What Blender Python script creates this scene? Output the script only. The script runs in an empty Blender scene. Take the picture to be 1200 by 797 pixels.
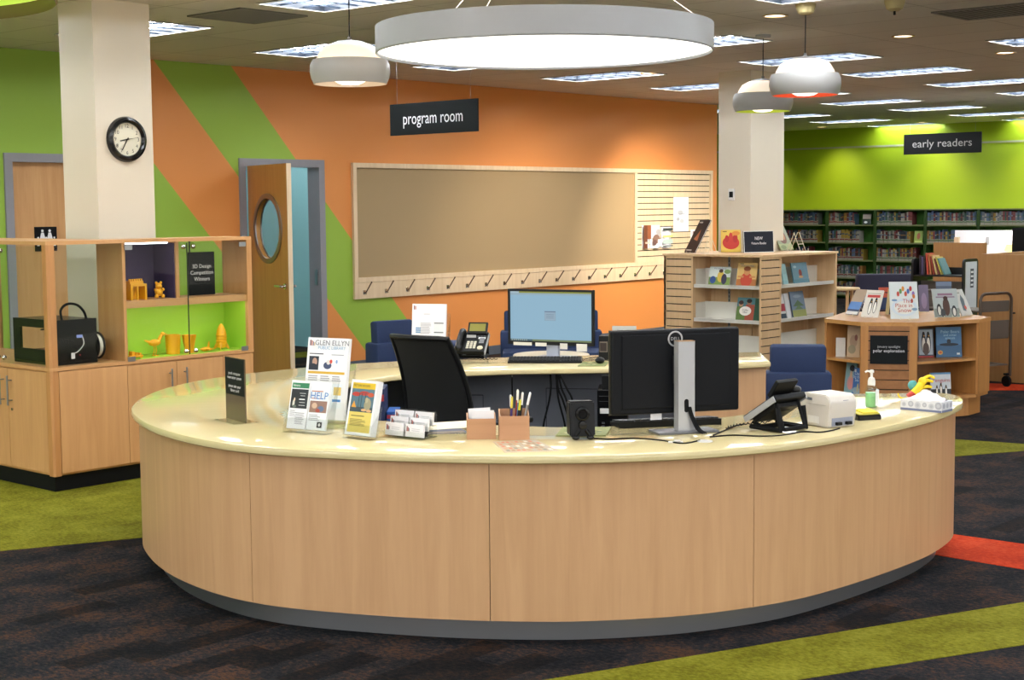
import bpy, bmesh, math, random
from mathutils import Vector, Matrix
random.seed(7)
S = bpy.context.scene
COL = S.collection
PI = math.pi
rad = math.radians

# ---------------------------------------------------------------- camera
# world axes follow the room: +X runs along the orange wall, +Y towards it
F, EYE = 1750.0, 1.69
PITCH, ROLL, YAW = math.atan(155.5 / F), 0.0087, rad(41.7)
fwd = Vector((math.cos(YAW) * math.cos(PITCH), math.sin(YAW) * math.cos(PITCH), -math.sin(PITCH)))
r0 = Vector((math.sin(YAW), -math.cos(YAW), 0))
u0 = r0.cross(fwd)
c_r = math.cos(ROLL) * r0 - math.sin(ROLL) * u0
c_u = math.sin(ROLL) * r0 + math.cos(ROLL) * u0
C0 = Vector((0, 0, EYE))
cd = bpy.data.cameras.new('camera')
cam = bpy.data.objects.new('camera', cd)
COL.objects.link(cam)
cd.sensor_width = 36
cd.lens = F / 1200 * 36
cd.clip_end = 100
cam.matrix_world = Matrix(((c_r.x, c_u.x, -fwd.x, 0), (c_r.y, c_u.y, -fwd.y, 0), (c_r.z, c_u.z, -fwd.z, EYE), (0, 0, 0, 1)))
S.camera = cam

# ---------------------------------------------------------------- world, exposure
S.view_settings.view_transform = 'Standard'
S.view_settings.look = 'None'
S.view_settings.exposure = 0.12
S.view_settings.gamma = 1.0
S.view_settings.use_curve_mapping = False
W = bpy.data.worlds.new('world')
S.world = W
W.use_nodes = True
W.node_tree.nodes['Background'].inputs[0].default_value = (1.0, 0.94, 0.84, 1)
W.node_tree.nodes['Background'].inputs[1].default_value = 2.1
TROFFER, RING, DOME, SPOT = 58.0, 1.8, 2.0, 60.0
COOL = (0.90, 0.95, 1.0)
WARM = (1.0, 0.86, 0.68)

# ---------------------------------------------------------------- surveying helpers
def ray(x, y): return fwd + c_r * ((x - 600) / F) - c_u * ((y - 398.5) / F)
def on(x, y, ax, v):
    d = ray(x, y)
    return C0 + d * ((v - C0[ax]) / d[ax])
def pz(x, y, z): return on(x, y, 2, z)
def pX(x, y, v): return on(x, y, 0, v)
def pY(x, y, v): return on(x, y, 1, v)
def dep(x, y, D): return C0 + ray(x, y) * D
def cw(a, b, z=0.0):           # (right, forward) on the floor -> world
    return Vector((a * math.sin(YAW) + b * math.cos(YAW), -a * math.cos(YAW) + b * math.sin(YAW), z))
def span(l, r, z):             # base line from two surveyed ends: middle, turn, width
    L, R = pz(*l, z), pz(*r, z)
    d = R - L
    return (L + R) / 2, math.atan2(d.y, d.x), d.length
CAMZ = -PI / 2 + YAW           # turn of a thing whose front looks at the photographer

# ---------------------------------------------------------------- materials
def lin(c):
    if isinstance(c, str):
        c = tuple(int(c[i:i + 2], 16) for i in (0, 2, 4))
    return tuple((v / 255 / 12.92 if v / 255 <= .04045 else ((v / 255 + .055) / 1.055) ** 2.4) for v in c) + (1,)
_m = {}
def mat(name, col='808080', rough=.5, metal=0., spec=.5, emit=0., ecol=None, noise=0., nscale=30., bump=0.):
    if name in _m: return _m[name]
    m = bpy.data.materials.new(name); m.use_nodes = True
    nt = m.node_tree; b = nt.nodes['Principled BSDF']; L = nt.links
    c = lin(col)
    b.inputs['Base Color'].default_value = c
    b.inputs['Roughness'].default_value = rough
    b.inputs['Metallic'].default_value = metal
    b.inputs['Specular IOR Level'].default_value = spec
    if emit:
        b.inputs['Emission Color'].default_value = lin(ecol) if isinstance(ecol, str) else (ecol or c[:3]) + (1,)
        b.inputs['Emission Strength'].default_value = emit
    if noise or bump:
        tc = nt.nodes.new('ShaderNodeTexCoord'); n = nt.nodes.new('ShaderNodeTexNoise')
        n.inputs['Scale'].default_value = nscale; n.inputs['Detail'].default_value = 4
        L.new(tc.outputs['Object'], n.inputs['Vector'])
        if noise:
            mx = nt.nodes.new('ShaderNodeMix'); mx.data_type = 'RGBA'
            mx.inputs[6].default_value = tuple(v * (1 - noise) for v in c[:3]) + (1,)
            mx.inputs[7].default_value = tuple(min(1, v * (1 + noise)) for v in c[:3]) + (1,)
            L.new(n.outputs['Fac'], mx.inputs[0]); L.new(mx.outputs[2], b.inputs['Base Color'])
        if bump:
            bp = nt.nodes.new('ShaderNodeBump'); bp.inputs['Strength'].default_value = bump; bp.inputs['Distance'].default_value = .002
            L.new(n.outputs['Fac'], bp.inputs['Height']); L.new(bp.outputs[0], b.inputs['Normal'])
    _m[name] = m
    return m
def ink(col, rough=.55):       # flat printed or plain colour
    return mat('ink_' + col + ('' if rough == .55 else '_%d' % (rough * 100)), col, rough, noise=.03, nscale=60)
def wood(name, a, b, axis='z', rough=.42, sc=1.0):
    if name in _m: return _m[name]
    m = bpy.data.materials.new(name); m.use_nodes = True
    nt = m.node_tree; L = nt.links; p = nt.nodes['Principled BSDF']
    tc = nt.nodes.new('ShaderNodeTexCoord'); mp = nt.nodes.new('ShaderNodeMapping')
    s = {'z': (14, 14, .9), 'x': (.9, 14, 14), 'y': (14, .9, 14)}[axis]
    mp.inputs['Scale'].default_value = tuple(v * sc for v in s)
    L.new(tc.outputs['Object'], mp.inputs[0])
    n = nt.nodes.new('ShaderNodeTexNoise'); n.inputs['Scale'].default_value = 1.6; n.inputs['Detail'].default_value = 6; n.inputs['Distortion'].default_value = .8
    L.new(mp.outputs[0], n.inputs['Vector'])
    n2 = nt.nodes.new('ShaderNodeTexNoise'); n2.inputs['Scale'].default_value = 9; n2.inputs['Detail'].default_value = 3
    L.new(mp.outputs[0], n2.inputs['Vector'])
    mt = nt.nodes.new('ShaderNodeMath'); mt.operation = 'MULTIPLY_ADD'; mt.inputs[1].default_value = .25
    L.new(n2.outputs['Fac'], mt.inputs[0]); L.new(n.outputs['Fac'], mt.inputs[2])
    r = nt.nodes.new('ShaderNodeValToRGB')
    r.color_ramp.elements[0].position = .36; r.color_ramp.elements[0].color = lin(a)
    r.color_ramp.elements[1].position = .82; r.color_ramp.elements[1].color = lin(b)
    L.new(mt.outputs[0], r.inputs[0]); L.new(r.outputs[0], p.inputs['Base Color'])
    p.inputs['Roughness'].default_value = rough
    _m[name] = m
    return m
def pane(name, tint=(1, 1, 1), gl=.5, rough=.02, f0=.006):   # thin clear sheet: lets light through, mirrors at a slant
    if name in _m: return _m[name]
    m = bpy.data.materials.new(name); m.use_nodes = True
    nt = m.node_tree; L = nt.links
    nt.nodes.remove(nt.nodes['Principled BSDF'])
    t = nt.nodes.new('ShaderNodeBsdfTransparent'); t.inputs[0].default_value = tint + (1,)
    g = nt.nodes.new('ShaderNodeBsdfGlossy'); g.inputs['Roughness'].default_value = rough
    f = nt.nodes.new('ShaderNodeLayerWeight'); f.inputs[0].default_value = .5
    pw = nt.nodes.new('ShaderNodeMath'); pw.operation = 'POWER'; pw.inputs[1].default_value = 4
    k = nt.nodes.new('ShaderNodeMath'); k.operation = 'MULTIPLY_ADD'; k.inputs[1].default_value = gl; k.inputs[2].default_value = f0
    mx = nt.nodes.new('ShaderNodeMixShader')
    L.new(f.outputs['Facing'], pw.inputs[0]); L.new(pw.outputs[0], k.inputs[0]); L.new(k.outputs[0], mx.inputs[0]); L.new(t.outputs[0], mx.inputs[1]); L.new(g.outputs[0], mx.inputs[2])
    L.new(mx.outputs[0], nt.nodes['Material Output'].inputs['Surface'])
    _m[name] = m
    return m

MAPLE = wood('maple', 'c99d6c', 'd6ad7c')
MAPLE_X = wood('maple_lengthwise', 'bd8a57', 'cd9c68', 'x')
MAPLE_R = wood('maple_reddish', 'bd8751', 'cc9a64')
MAPLE_P = wood('maple_pale', 'd9bd97', 'e6cdaa')
OAK = wood('oak', 'a56f3b', 'bb8449', 'z', .4)
OAK_X = wood('oak_top', 'b07a40', 'c48e50', 'x', .35)
QUARTZ = mat('cream_quartz', 'd0c192', .09, spec=.5, noise=.03, nscale=90)
STEEL = mat('brushed_steel', '9a9da0', .33, 1.0)
CHROME = mat('chrome', 'd0d2d4', .15, 1.0)
BLACKP = mat('black_plastic', '0d0e10', .45, spec=.25, noise=.1)
BLACKM = mat('black_matt', '08090b', .7, spec=.2, noise=.1)
DGREY = mat('dark_grey_laminate', '666a74', .55, noise=.05)
WHITEP = mat('white_plastic', 'dcdad6', .35, noise=.02)
WHITEM = mat('white_metal', 'dcd8cc', .45, noise=.02)
PAPER = mat('white_paper', 'e6e4e6', .7, noise=.02)
GREYF = mat('grey_door_frame', '8a888e', .45, noise=.03)
NAVY = mat('navy_upholstery', '15294f', .75, noise=.12, nscale=120, bump=.1)
YELLOWP = mat('yellow_print_plastic', 'e8a714', .4, noise=.05)
CLEAR = pane('clear_acrylic', (.955, .965, .96), .5, f0=.045)
GLASS = pane('cabinet_glass', (.95, .97, .96), .3)

# ---------------------------------------------------------------- mesh helpers
class MB:
    def __init__(s, M=None):
        s.bm = bmesh.new(); s.M = M or Matrix.Identity(4); s.mats = [None]
    def mi(s, m):
        if m is None: return 0
        if m not in s.mats: s.mats.append(m)
        return s.mats.index(m)
    def v(s, p): return s.bm.verts.new(s.M @ Vector(p))
    def f(s, vs, m=None):
        try: fc = s.bm.faces.new(vs)
        except ValueError: return None
        fc.material_index = s.mi(m); return fc
    def poly(s, pts, m=None): return s.f([s.v(p) for p in pts], m)
    def box(s, a, b, m=None, bev=0.):
        x0, y0, z0 = a; x1, y1, z1 = b
        if x0 > x1: x0, x1 = x1, x0
        if y0 > y1: y0, y1 = y1, y0
        if z0 > z1: z0, z1 = z1, z0
        v = [s.v(p) for p in ((x0, y0, z0), (x1, y0, z0), (x1, y1, z0), (x0, y1, z0), (x0, y0, z1), (x1, y0, z1), (x1, y1, z1), (x0, y1, z1))]
        fs = [s.f([v[i] for i in q], m) for q in ((3, 2, 1, 0), (4, 5, 6, 7), (0, 1, 5, 4), (1, 2, 6, 5), (2, 3, 7, 6), (3, 0, 4, 7))]
        if bev:
            es = list({e for f in fs for e in f.edges})
            r = bmesh.ops.bevel(s.bm, geom=es, offset=bev, segments=2, affect='EDGES', profile=.5)
            i = s.mi(m)
            for f in r['faces']: f.material_index = i
        return s
    def cbox(s, c, d, m=None, bev=0.):
        return s.box([c[i] - d[i] / 2 for i in range(3)], [c[i] + d[i] / 2 for i in range(3)], m, bev)
    def prism(s, pts, z0, z1, m=None, ms=None):       # outline in xy
        lo = [s.v((p[0], p[1], z0)) for p in pts]; hi = [s.v((p[0], p[1], z1)) for p in pts]
        n = len(pts)
        s.f(lo[::-1], m); s.f(hi, m)
        for i in range(n): s.f([lo[i], lo[(i + 1) % n], hi[(i + 1) % n], hi[i]], ms or m)
        return s
    def yprism(s, pts, y0, y1, m=None):               # outline in xz
        a = [s.v((p[0], y0, p[1])) for p in pts]; b = [s.v((p[0], y1, p[1])) for p in pts]
        n = len(pts)
        s.f(a, m); s.f(b[::-1], m)
        for i in range(n): s.f([a[(i + 1) % n], a[i], b[i], b[(i + 1) % n]], m)
        return s
    def xprism(s, pts, x0, x1, m=None):               # outline in yz
        a = [s.v((x0, p[0], p[1])) for p in pts]; b = [s.v((x1, p[0], p[1])) for p in pts]
        n = len(pts)
        s.f(a[::-1], m); s.f(b, m)
        for i in range(n): s.f([a[i], a[(i + 1) % n], b[(i + 1) % n], b[i]], m)
        return s
    def lathe(s, prof, m=None, n=32, c=(0, 0, 0), ax='z', cap=True):
        rings = []
        for r, h in prof:
            rg = []
            for i in range(n):
                t = 2 * PI * i / n; a, b = r * math.cos(t), r * math.sin(t)
                p = {'z': (a, b, h), 'y': (a, h, b), 'x': (h, a, b)}[ax]
                rg.append(s.v((c[0] + p[0], c[1] + p[1], c[2] + p[2])))
            rings.append(rg)
        for k in range(len(rings) - 1):
            for i in range(n):
                q = [rings[k][i], rings[k][(i + 1) % n], rings[k + 1][(i + 1) % n], rings[k + 1][i]]
                s.f(q if ax != 'y' else q[::-1], m)
        if cap:
            if prof[0][0] > 1e-6: s.f(rings[0][::-1] if ax != 'y' else rings[0], m)
            if prof[-1][0] > 1e-6: s.f(rings[-1] if ax != 'y' else rings[-1][::-1], m)
        return s
    def cyl(s, a, b, r, m=None, n=12, r2=None):
        return s.tube([a, b], r, m, n, r2=r2)
    def tube(s, path, r, m=None, n=8, closed=False, r2=None):
        P = [Vector(p) for p in path]; N = len(P); rings = []
        up = None
        for i in range(N):
            d = (P[(i + 1) % N] - P[i - 1]) if closed else (P[min(i + 1, N - 1)] - P[max(i - 1, 0)])
            if d.length < 1e-9: d = Vector((0, 0, 1))
            d.normalize()
            if up is None:
                up = Vector((0, 0, 1)) if abs(d.z) < .9 else Vector((1, 0, 0))
            x = up.cross(d)
            if x.length < 1e-6: x = Vector((1, 0, 0)).cross(d)
            x.normalize(); y = d.cross(x); up = y
            rr = r if r2 is None else r + (r2 - r) * i / (N - 1)
            rings.append([s.v(P[i] + x * rr * math.cos(2 * PI * k / n) + y * rr * math.sin(2 * PI * k / n)) for k in range(n)])
        for i in range(N if closed else N - 1):
            A, B = rings[i], rings[(i + 1) % N]
            for k in range(n): s.f([A[k], A[(k + 1) % n], B[(k + 1) % n], B[k]], m)
        if not closed:
            s.f(rings[0][::-1], m); s.f(rings[-1], m)
        return s
    def ball(s, c, r, m=None, u=16, w=10, sc=(1, 1, 1)):
        pr = [(math.sin(PI * k / w), -math.cos(PI * k / w)) for k in range(w + 1)]
        M0 = s.M
        s.M = M0 @ Matrix.Translation(c) @ Matrix.Diagonal((r * sc[0], r * sc[1], r * sc[2], 1))
        s.lathe([(max(a, 1e-4), b) for a, b in pr], m, u)
        s.M = M0
        return s
    def obj(s, name, m=None, parent=None, smooth=False, **props):
        bmesh.ops.remove_doubles(s.bm, verts=s.bm.verts, dist=1e-6)
        bmesh.ops.recalc_face_normals(s.bm, faces=s.bm.faces)
        me = bpy.data.meshes.new(name)
        s.bm.to_mesh(me); s.bm.free()
        for k in s.mats: me.materials.append(k or m or s.mats[1])
        if smooth:
            for p in me.polygons: p.use_smooth = True
            try: me.set_sharp_from_angle(angle=rad(40))
            except Exception: pass
        o = bpy.data.objects.new(name, me); COL.objects.link(o)
        if parent: o.parent = parent
        for k, v in props.items(): o[k] = v
        return o
def thing(name, label, cat, loc=(0, 0, 0), rz=0., tilt=0., group=None):
    o = bpy.data.objects.new(name, None); COL.objects.link(o)
    o.empty_display_size = .05
    o.location = loc; o.rotation_euler = (tilt, 0, rz)
    o['label'] = label; o['category'] = cat
    if group: o['group'] = group
    return o
def tag(o, label, cat, group=None):
    o['label'] = label; o['category'] = cat
    if group: o['group'] = group
    return o
def struct(o): o['kind'] = 'structure'; return o
def dup(root, loc, rz, label, group=None, tilt=None):
    r = root.copy(); COL.objects.link(r); r.location = loc
    r.rotation_euler = (root.rotation_euler.x if tilt is None else tilt, 0, rz)
    r['label'] = label
    if group: r['group'] = group
    for ch in list(root.children):
        c = ch.copy(); COL.objects.link(c); c.parent = r
        for g in ch.children:
            d = g.copy(); COL.objects.link(d); d.parent = c
    return r
_tx = {}
def text(parent, s, size, x, y, z, m, M=None, name='lettering', align='CENTER', sx=1.0, ext=.0004):
    key = (s, align)
    if key not in _tx:
        cu = bpy.data.curves.new('t', 'FONT'); cu.body = s; cu.align_x = align; cu.align_y = 'CENTER'
        cu.size = 1; cu.resolution_u = 3
        o = bpy.data.objects.new('t', cu); COL.objects.link(o)
        dg = bpy.context.evaluated_depsgraph_get(); dg.update()
        me0 = bpy.data.meshes.new_from_object(o.evaluated_get(dg))
        bpy.data.objects.remove(o); bpy.data.curves.remove(cu)
        _tx[key] = me0
    me = _tx[key].copy(); me.name = name
    T = (M or Matrix.Identity(4)) @ Matrix.Translation((x, y, z)) @ Matrix.Rotation(PI / 2, 4, 'X') @ Matrix.Diagonal((size * sx, size, 1, 1))
    me.transform(T)
    me.materials.clear(); me.materials.append(m)
    o = bpy.data.objects.new(name, me); COL.objects.link(o); o.parent = parent
    return o
def art(parent, items, x0, z0, w, h, y, name='print', M=None, step=.0002):
    """flat printed picture on an upright sheet facing -y; items in fractions of w, h"""
    b = MB(M); step = min(step, .0015 / len(items))
    for i, it in enumerate(items):
        k, col = it[0], ink(it[-1]); yy = y - step * (i + 1)
        if k == 'r':
            a, c, ww, hh = it[1:5]
            pts = [(a, c), (a + ww, c), (a + ww, c + hh), (a, c + hh)]
        elif k == 'e':
            cx, cy, rx, ry = it[1:5]
            pts = [(cx + rx * math.cos(2 * PI * j / 20), cy + ry * math.sin(2 * PI * j / 20)) for j in range(20)]
        else: pts = it[1]
        b.poly([(x0 + p[0] * w, yy, z0 + p[1] * h) for p in pts], col)
    return b.obj(name, None, parent)
def lines(x, y, w, n, dy, col='9a9aa0', hh=.012, jag=.25):
    rr = random.Random(int(x * 100 + y * 10 + n))
    return [('r', x, y - i * dy, w * (1 - jag * rr.random()), hh, col) for i in range(n)]
def crom(P, n=6, closed=False):
    out = []; N = len(P)
    for i in range(N if closed else N - 1):
        p = [P[(i + k - 1) % N] if closed else P[min(max(i + k - 1, 0), N - 1)] for k in range(4)]
        p = [Vector(q) for q in p]
        for j in range(n):
            t = j / n
            out.append(.5 * ((2 * p[1]) + (p[2] - p[0]) * t + (2 * p[0] - 5 * p[1] + 4 * p[2] - p[3]) * t * t + (3 * p[1] - p[0] - 3 * p[2] + p[3]) * t ** 3))
    if not closed: out.append(Vector(P[-1]))
    return out
def off(P, d):                 # shift an open plan curve sideways (to its left)
    out = []
    for i in range(len(P)):
        t = P[min(i + 1, len(P) - 1)] - P[max(i - 1, 0)]
        t = Vector((t.x, t.y)).normalized()
        out.append(Vector((P[i].x - t.y * d, P[i].y + t.x * d, 0)))
    return out
def ribbon(b, A, B, z0, z1, m=None):   # upright wall between two plan curves A (outside) and B (inside)
    a0 = [b.v((p.x, p.y, z0)) for p in A]; a1 = [b.v((p.x, p.y, z1)) for p in A]
    b0 = [b.v((p.x, p.y, z0)) for p in B]; b1 = [b.v((p.x, p.y, z1)) for p in B]
    for i in range(len(A) - 1):
        b.f([a0[i], a0[i + 1], a1[i + 1], a1[i]], m); b.f([b0[i + 1], b0[i], b1[i], b1[i + 1]], m)
        b.f([a1[i], a1[i + 1], b1[i + 1], b1[i]], m); b.f([a0[i + 1], a0[i], b0[i], b0[i + 1]], m)
    for i in (0, -1): b.f([a0[i], a1[i], b1[i], b0[i]], m)

# ================================================================ the setting
CEIL, WY, FX = 3.06, 11.6, 24.3
def carpet_mat(name, a, b, c, sc=1.0, dark=0.5):
    m = bpy.data.materials.new(name); m.use_nodes = True
    nt = m.node_tree; L = nt.links; p = nt.nodes['Principled BSDF']
    tc = nt.nodes.new('ShaderNodeTexCoord')
    br = nt.nodes.new('ShaderNodeTexBrick'); br.inputs['Scale'].default_value = 1.0
    br.inputs['Brick Width'].default_value = .42 * sc; br.inputs['Row Height'].default_value = .13 * sc
    br.inputs['Mortar Size'].default_value = 0; br.inputs['Color1'].default_value = (0, 0, 0, 1); br.inputs['Color2'].default_value = (1, 1, 1, 1)
    L.new(tc.outputs['Object'], br.inputs['Vector'])
    n = nt.nodes.new('ShaderNodeTexNoise'); n.inputs['Scale'].default_value = 4.5; n.inputs['Detail'].default_value = 5
    L.new(tc.outputs['Object'], n.inputs['Vector'])
    f = nt.nodes.new('ShaderNodeTexNoise'); f.inputs['Scale'].default_value = 60; f.inputs['Detail'].default_value = 4; f.inputs['Roughness'].default_value = .8
    mp = nt.nodes.new('ShaderNodeMapping'); mp.inputs['Scale'].default_value = (1, .55, 1)
    L.new(tc.outputs['Object'], mp.inputs[0]); L.new(mp.outputs[0], f.inputs['Vector'])
    r = nt.nodes.new('ShaderNodeValToRGB')
    r.color_ramp.elements[0].position = .40; r.color_ramp.elements[0].color = lin(a)
    r.color_ramp.elements[1].position = .61; r.color_ramp.elements[1].color = lin(c)
    e = r.color_ramp.elements.new(.5); e.color = lin(b)
    m1 = nt.nodes.new('ShaderNodeMath'); m1.operation = 'MULTIPLY_ADD'; m1.inputs[1].default_value = .36
    L.new(n.outputs['Fac'], m1.inputs[0])
    m2 = nt.nodes.new('ShaderNodeMath'); m2.operation = 'MULTIPLY'; m2.inputs[1].default_value = .64
    L.new(f.outputs['Fac'], m2.inputs[0]); L.new(m2.outputs[0], m1.inputs[2])
    L.new(m1.outputs[0], r.inputs[0])
    k = nt.nodes.new('ShaderNodeValToRGB'); k.color_ramp.interpolation = 'CONSTANT'      # some planks are darker
    k.color_ramp.elements[0].color = (1 - dark,) * 3 + (1,); k.color_ramp.elements[1].position = .2; k.color_ramp.elements[1].color = (1, 1, 1, 1)
    e = k.color_ramp.elements.new(.6); e.color = (1 + dark * .25,) * 3 + (1,)
    L.new(br.outputs['Color'], k.inputs[0])
    mx = nt.nodes.new('ShaderNodeMix'); mx.data_type = 'RGBA'; mx.blend_type = 'MULTIPLY'; mx.inputs[0].default_value = 1
    L.new(r.outputs[0], mx.inputs[6]); L.new(k.outputs[0], mx.inputs[7])
    L.new(mx.outputs[2], p.inputs['Base Color'])
    p.inputs['Roughness'].default_value = .95; p.inputs['Specular IOR Level'].default_value = .1
    bp = nt.nodes.new('ShaderNodeBump'); bp.inputs['Strength'].default_value = .5; bp.inputs['Distance'].default_value = .004
    L.new(f.outputs['Fac'], bp.inputs['Height']); L.new(bp.outputs[0], p.inputs['Normal'])
    return m
CARPET = carpet_mat('dark_plank_carpet', '0b0d13', '1e1f22', '472f20', 1, .5)
LIME = carpet_mat('lime_carpet', '57550f', '6c6a17', '7d7c28', 1.6, .12)
RED = carpet_mat('orange_red_carpet', 'a02c14', 'b63a1a', 'c24a28', 1.6, .08)
b = MB(); b.box((-9, -12, -.1), (25, 17.5, 0)); struct(b.obj('floor', CARPET))
def stripe(pts, m):
    b = MB(); b.prism([(p[0], p[1]) for p in pts], 0.0, .002); return struct(b.obj('floor_stripe', m))
A, B_ = pz(0, 646, 0), pz(170, 630, 0); d = (B_ - A).normalized()
n = Vector((-d.y, d.x, 0))
if n.y < 0: n = -n
stripe([A - d * 5, A + d * 2.6, A + d * 2.6 + n * 3.4, A - d * 5 + n * 3.4], LIME)
A, B_ = pz(640, 797, 0), pz(1200, 706, 0); C1, D1 = pz(1200, 756, 0), pz(935, 797, 0)
d = (B_ - A).normalized(); d2 = (C1 - D1).normalized()
stripe([A - d * 2.5, B_ + d * 2.5, C1 + d2 * 2.5, D1 - d2 * 2.5][::-1], LIME)
stripe([pz(1121, 514.6, 0) + Vector((-.1, .35, 0)), pz(1121, 534.9, 0) + (pz(1121, 534.9, 0) - pz(1200, 528.5, 0)) * .5, pz(1200, 528.5, 0), pz(1240, 525.5, 0), pz(1200, 520.5, 0)], LIME)
a_, b_ = pz(1120.5, 627, 0), pz(1200, 637.9, 0); c_, d_ = pz(1200, 667.7, 0), pz(1116, 653.8, 0)
stripe([a_ + (a_ - b_) * 1.0, d_ + (d_ - c_) * 1.0, c_ + (c_ - d_) * 2, b_ + (b_ - a_) * 2], RED)
a_, b_ = pz(1162, 449.5, 0), pz(1200, 451, 0); c_, d_ = pz(1200, 457.5, 0), pz(1160, 457.5, 0)
stripe([a_ + (a_ - b_) * .5, d_ + (d_ - c_) * .5, c_ + (c_ - d_) * 2, b_ + (b_ - a_) * 2], RED)

# ceiling: white mineral tiles in a flat grid
def tile_mat():
    m = bpy.data.materials.new('ceiling_tile'); m.use_nodes = True
    nt = m.node_tree; L = nt.links; p = nt.nodes['Principled BSDF']
    tc = nt.nodes.new('ShaderNodeTexCoord')
    br = nt.nodes.new('ShaderNodeTexBrick'); br.offset = 0; br.inputs['Scale'].default_value = 1
    br.inputs['Brick Width'].default_value = .61; br.inputs['Row Height'].default_value = 1.22; br.inputs['Mortar Size'].default_value = .006
    br.inputs['Color1'].default_value = lin('eae5df'); br.inputs['Color2'].default_value = lin('e4dfd9'); br.inputs['Mortar'].default_value = lin('bdb7b0')
    L.new(tc.outputs['Object'], br.inputs['Vector']); L.new(br.outputs['Color'], p.inputs['Base Color'])
    p.inputs['Roughness'].default_value = .9
    return m
TX = [6.73 + 1.935 * k for k in range(-7, 10)]
TR = []                                 # ceiling light grid: centres of the 0.61 x 1.22 m openings
for j, y in enumerate((-4.9, -2.55, -.1, 2.4, 4.9, 7.38, 9.85, 12.3)):
    for i, x in enumerate(TX):
        if y > 12 and x < 18: continue
        if y == 4.9 and 9 < x < 12: continue
        if y == 2.4 and 9.5 < x < 11.5: continue
        if y < 2 and x > 12: continue
        TR.append((x, y))
TR += [(8.9, 13.6), (10.9, 13.6)]       # two unseen ones added to brighten the program room
xs = sorted({-4.5, 25} | {round(x + s * .305, 4) for x, y in TR for s in (-1, 1)}); ys = sorted({-6, 17.5} | {round(y + s * .61, 4) for x, y in TR for s in (-1, 1)})
b = MB()
for i in range(len(xs) - 1):
    for j in range(len(ys) - 1):
        mx_, my_ = (xs[i] + xs[i + 1]) / 2, (ys[j] + ys[j + 1]) / 2
        hole = any(abs(mx_ - x) < .305 and abs(my_ - y) < .61 for x, y in TR)
        z = CEIL + .12 if hole else CEIL
        b.poly([(xs[i], ys[j], z), (xs[i], ys[j + 1], z), (xs[i + 1], ys[j + 1], z), (xs[i + 1], ys[j], z)])
        if not hole: b.poly([(xs[i], ys[j], CEIL + .125), (xs[i + 1], ys[j], CEIL + .125), (xs[i + 1], ys[j + 1], CEIL + .125), (xs[i], ys[j + 1], CEIL + .125)])
struct(b.obj('ceiling', tile_mat()))

# the orange and green striped wall
def stripe_wall():
    m = bpy.data.materials.new('striped_wall_paint'); m.use_nodes = True
    nt = m.node_tree; L = nt.links; p = nt.nodes['Principled BSDF']
    g = nt.nodes.new('ShaderNodeNewGeometry'); sp = nt.nodes.new('ShaderNodeSeparateXYZ'); L.new(g.outputs['Position'], sp.inputs[0])
    a = nt.nodes.new('ShaderNodeMath'); a.operation = 'MULTIPLY_ADD'; a.inputs[1].default_value = 1.12
    L.new(sp.outputs['X'], a.inputs[0]); L.new(sp.outputs['Z'], a.inputs[2])
    k = nt.nodes.new('ShaderNodeMapRange'); k.inputs['From Min'].default_value = 10; k.inputs['From Max'].default_value = 14
    L.new(a.outputs[0], k.inputs['Value'])
    r = nt.nodes.new('ShaderNodeValToRGB'); r.color_ramp.interpolation = 'CONSTANT'
    G, O = lin('92b23c'), lin('dc8c47')
    e = r.color_ramp.elements; e[0].position = 0; e[0].color = G; e[1].position = (11.2 - 10) / 4; e[1].color = O
    x = e.new((12.17 - 10) / 4); x.color = G; x = e.new((13.15 - 10) / 4); x.color = O
    L.new(k.outputs['Result'], r.inputs[0]); L.new(r.outputs[0], p.inputs['Base Color'])
    p.inputs['Roughness'].default_value = .55
    return m
D1a, D1b, DH = 9.13, 10.10, 2.13       # program room opening
D2a, D2b = 6.66, 7.62                   # restroom opening
WP = stripe_wall()
b = MB(); T = .14
for x0, x1, z0, z1 in ((-9, D2a, 0, CEIL), (D2a, D2b, DH, CEIL), (D2b, D1a, 0, CEIL), (D1a, D1b, DH, CEIL), (D1b, 17.28, 0, CEIL)):
    b.box((x0, WY, z0), (x1, WY + T, z1))
struct(b.obj('wall_back', WP))
LIMEW = mat('lime_wall_paint', '9cb617', .5, noise=.02, nscale=3)
b = MB(); b.box((FX, -12, 0), (FX + .14, 17.5, CEIL)); struct(b.obj('wall_right', LIMEW))
b = MB(); b.box((FX - .012, 5, 2.70), (FX, 17.4, 2.73)); struct(b.obj('trim_1', mat('trim_grey', 'a9a98c', .5)))
b = MB(); b.box((17.14, WY + T, 0), (17.28, 17.4, CEIL)); b.box((17.14, 17.4, 0), (24.4, 17.5, CEIL)); struct(b.obj('wall_far', LIMEW))
b = MB()
for x0, x1 in ((-9, D2a - .06), (D2b + .06, D1a - .06), (D1b + .06, 17.28)):
    b.box((x0, WY - .012, 0), (x1, WY, .10))
struct(b.obj('baseboard_back', mat('baseboard_rubber', '4d5560', .6)))
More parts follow.
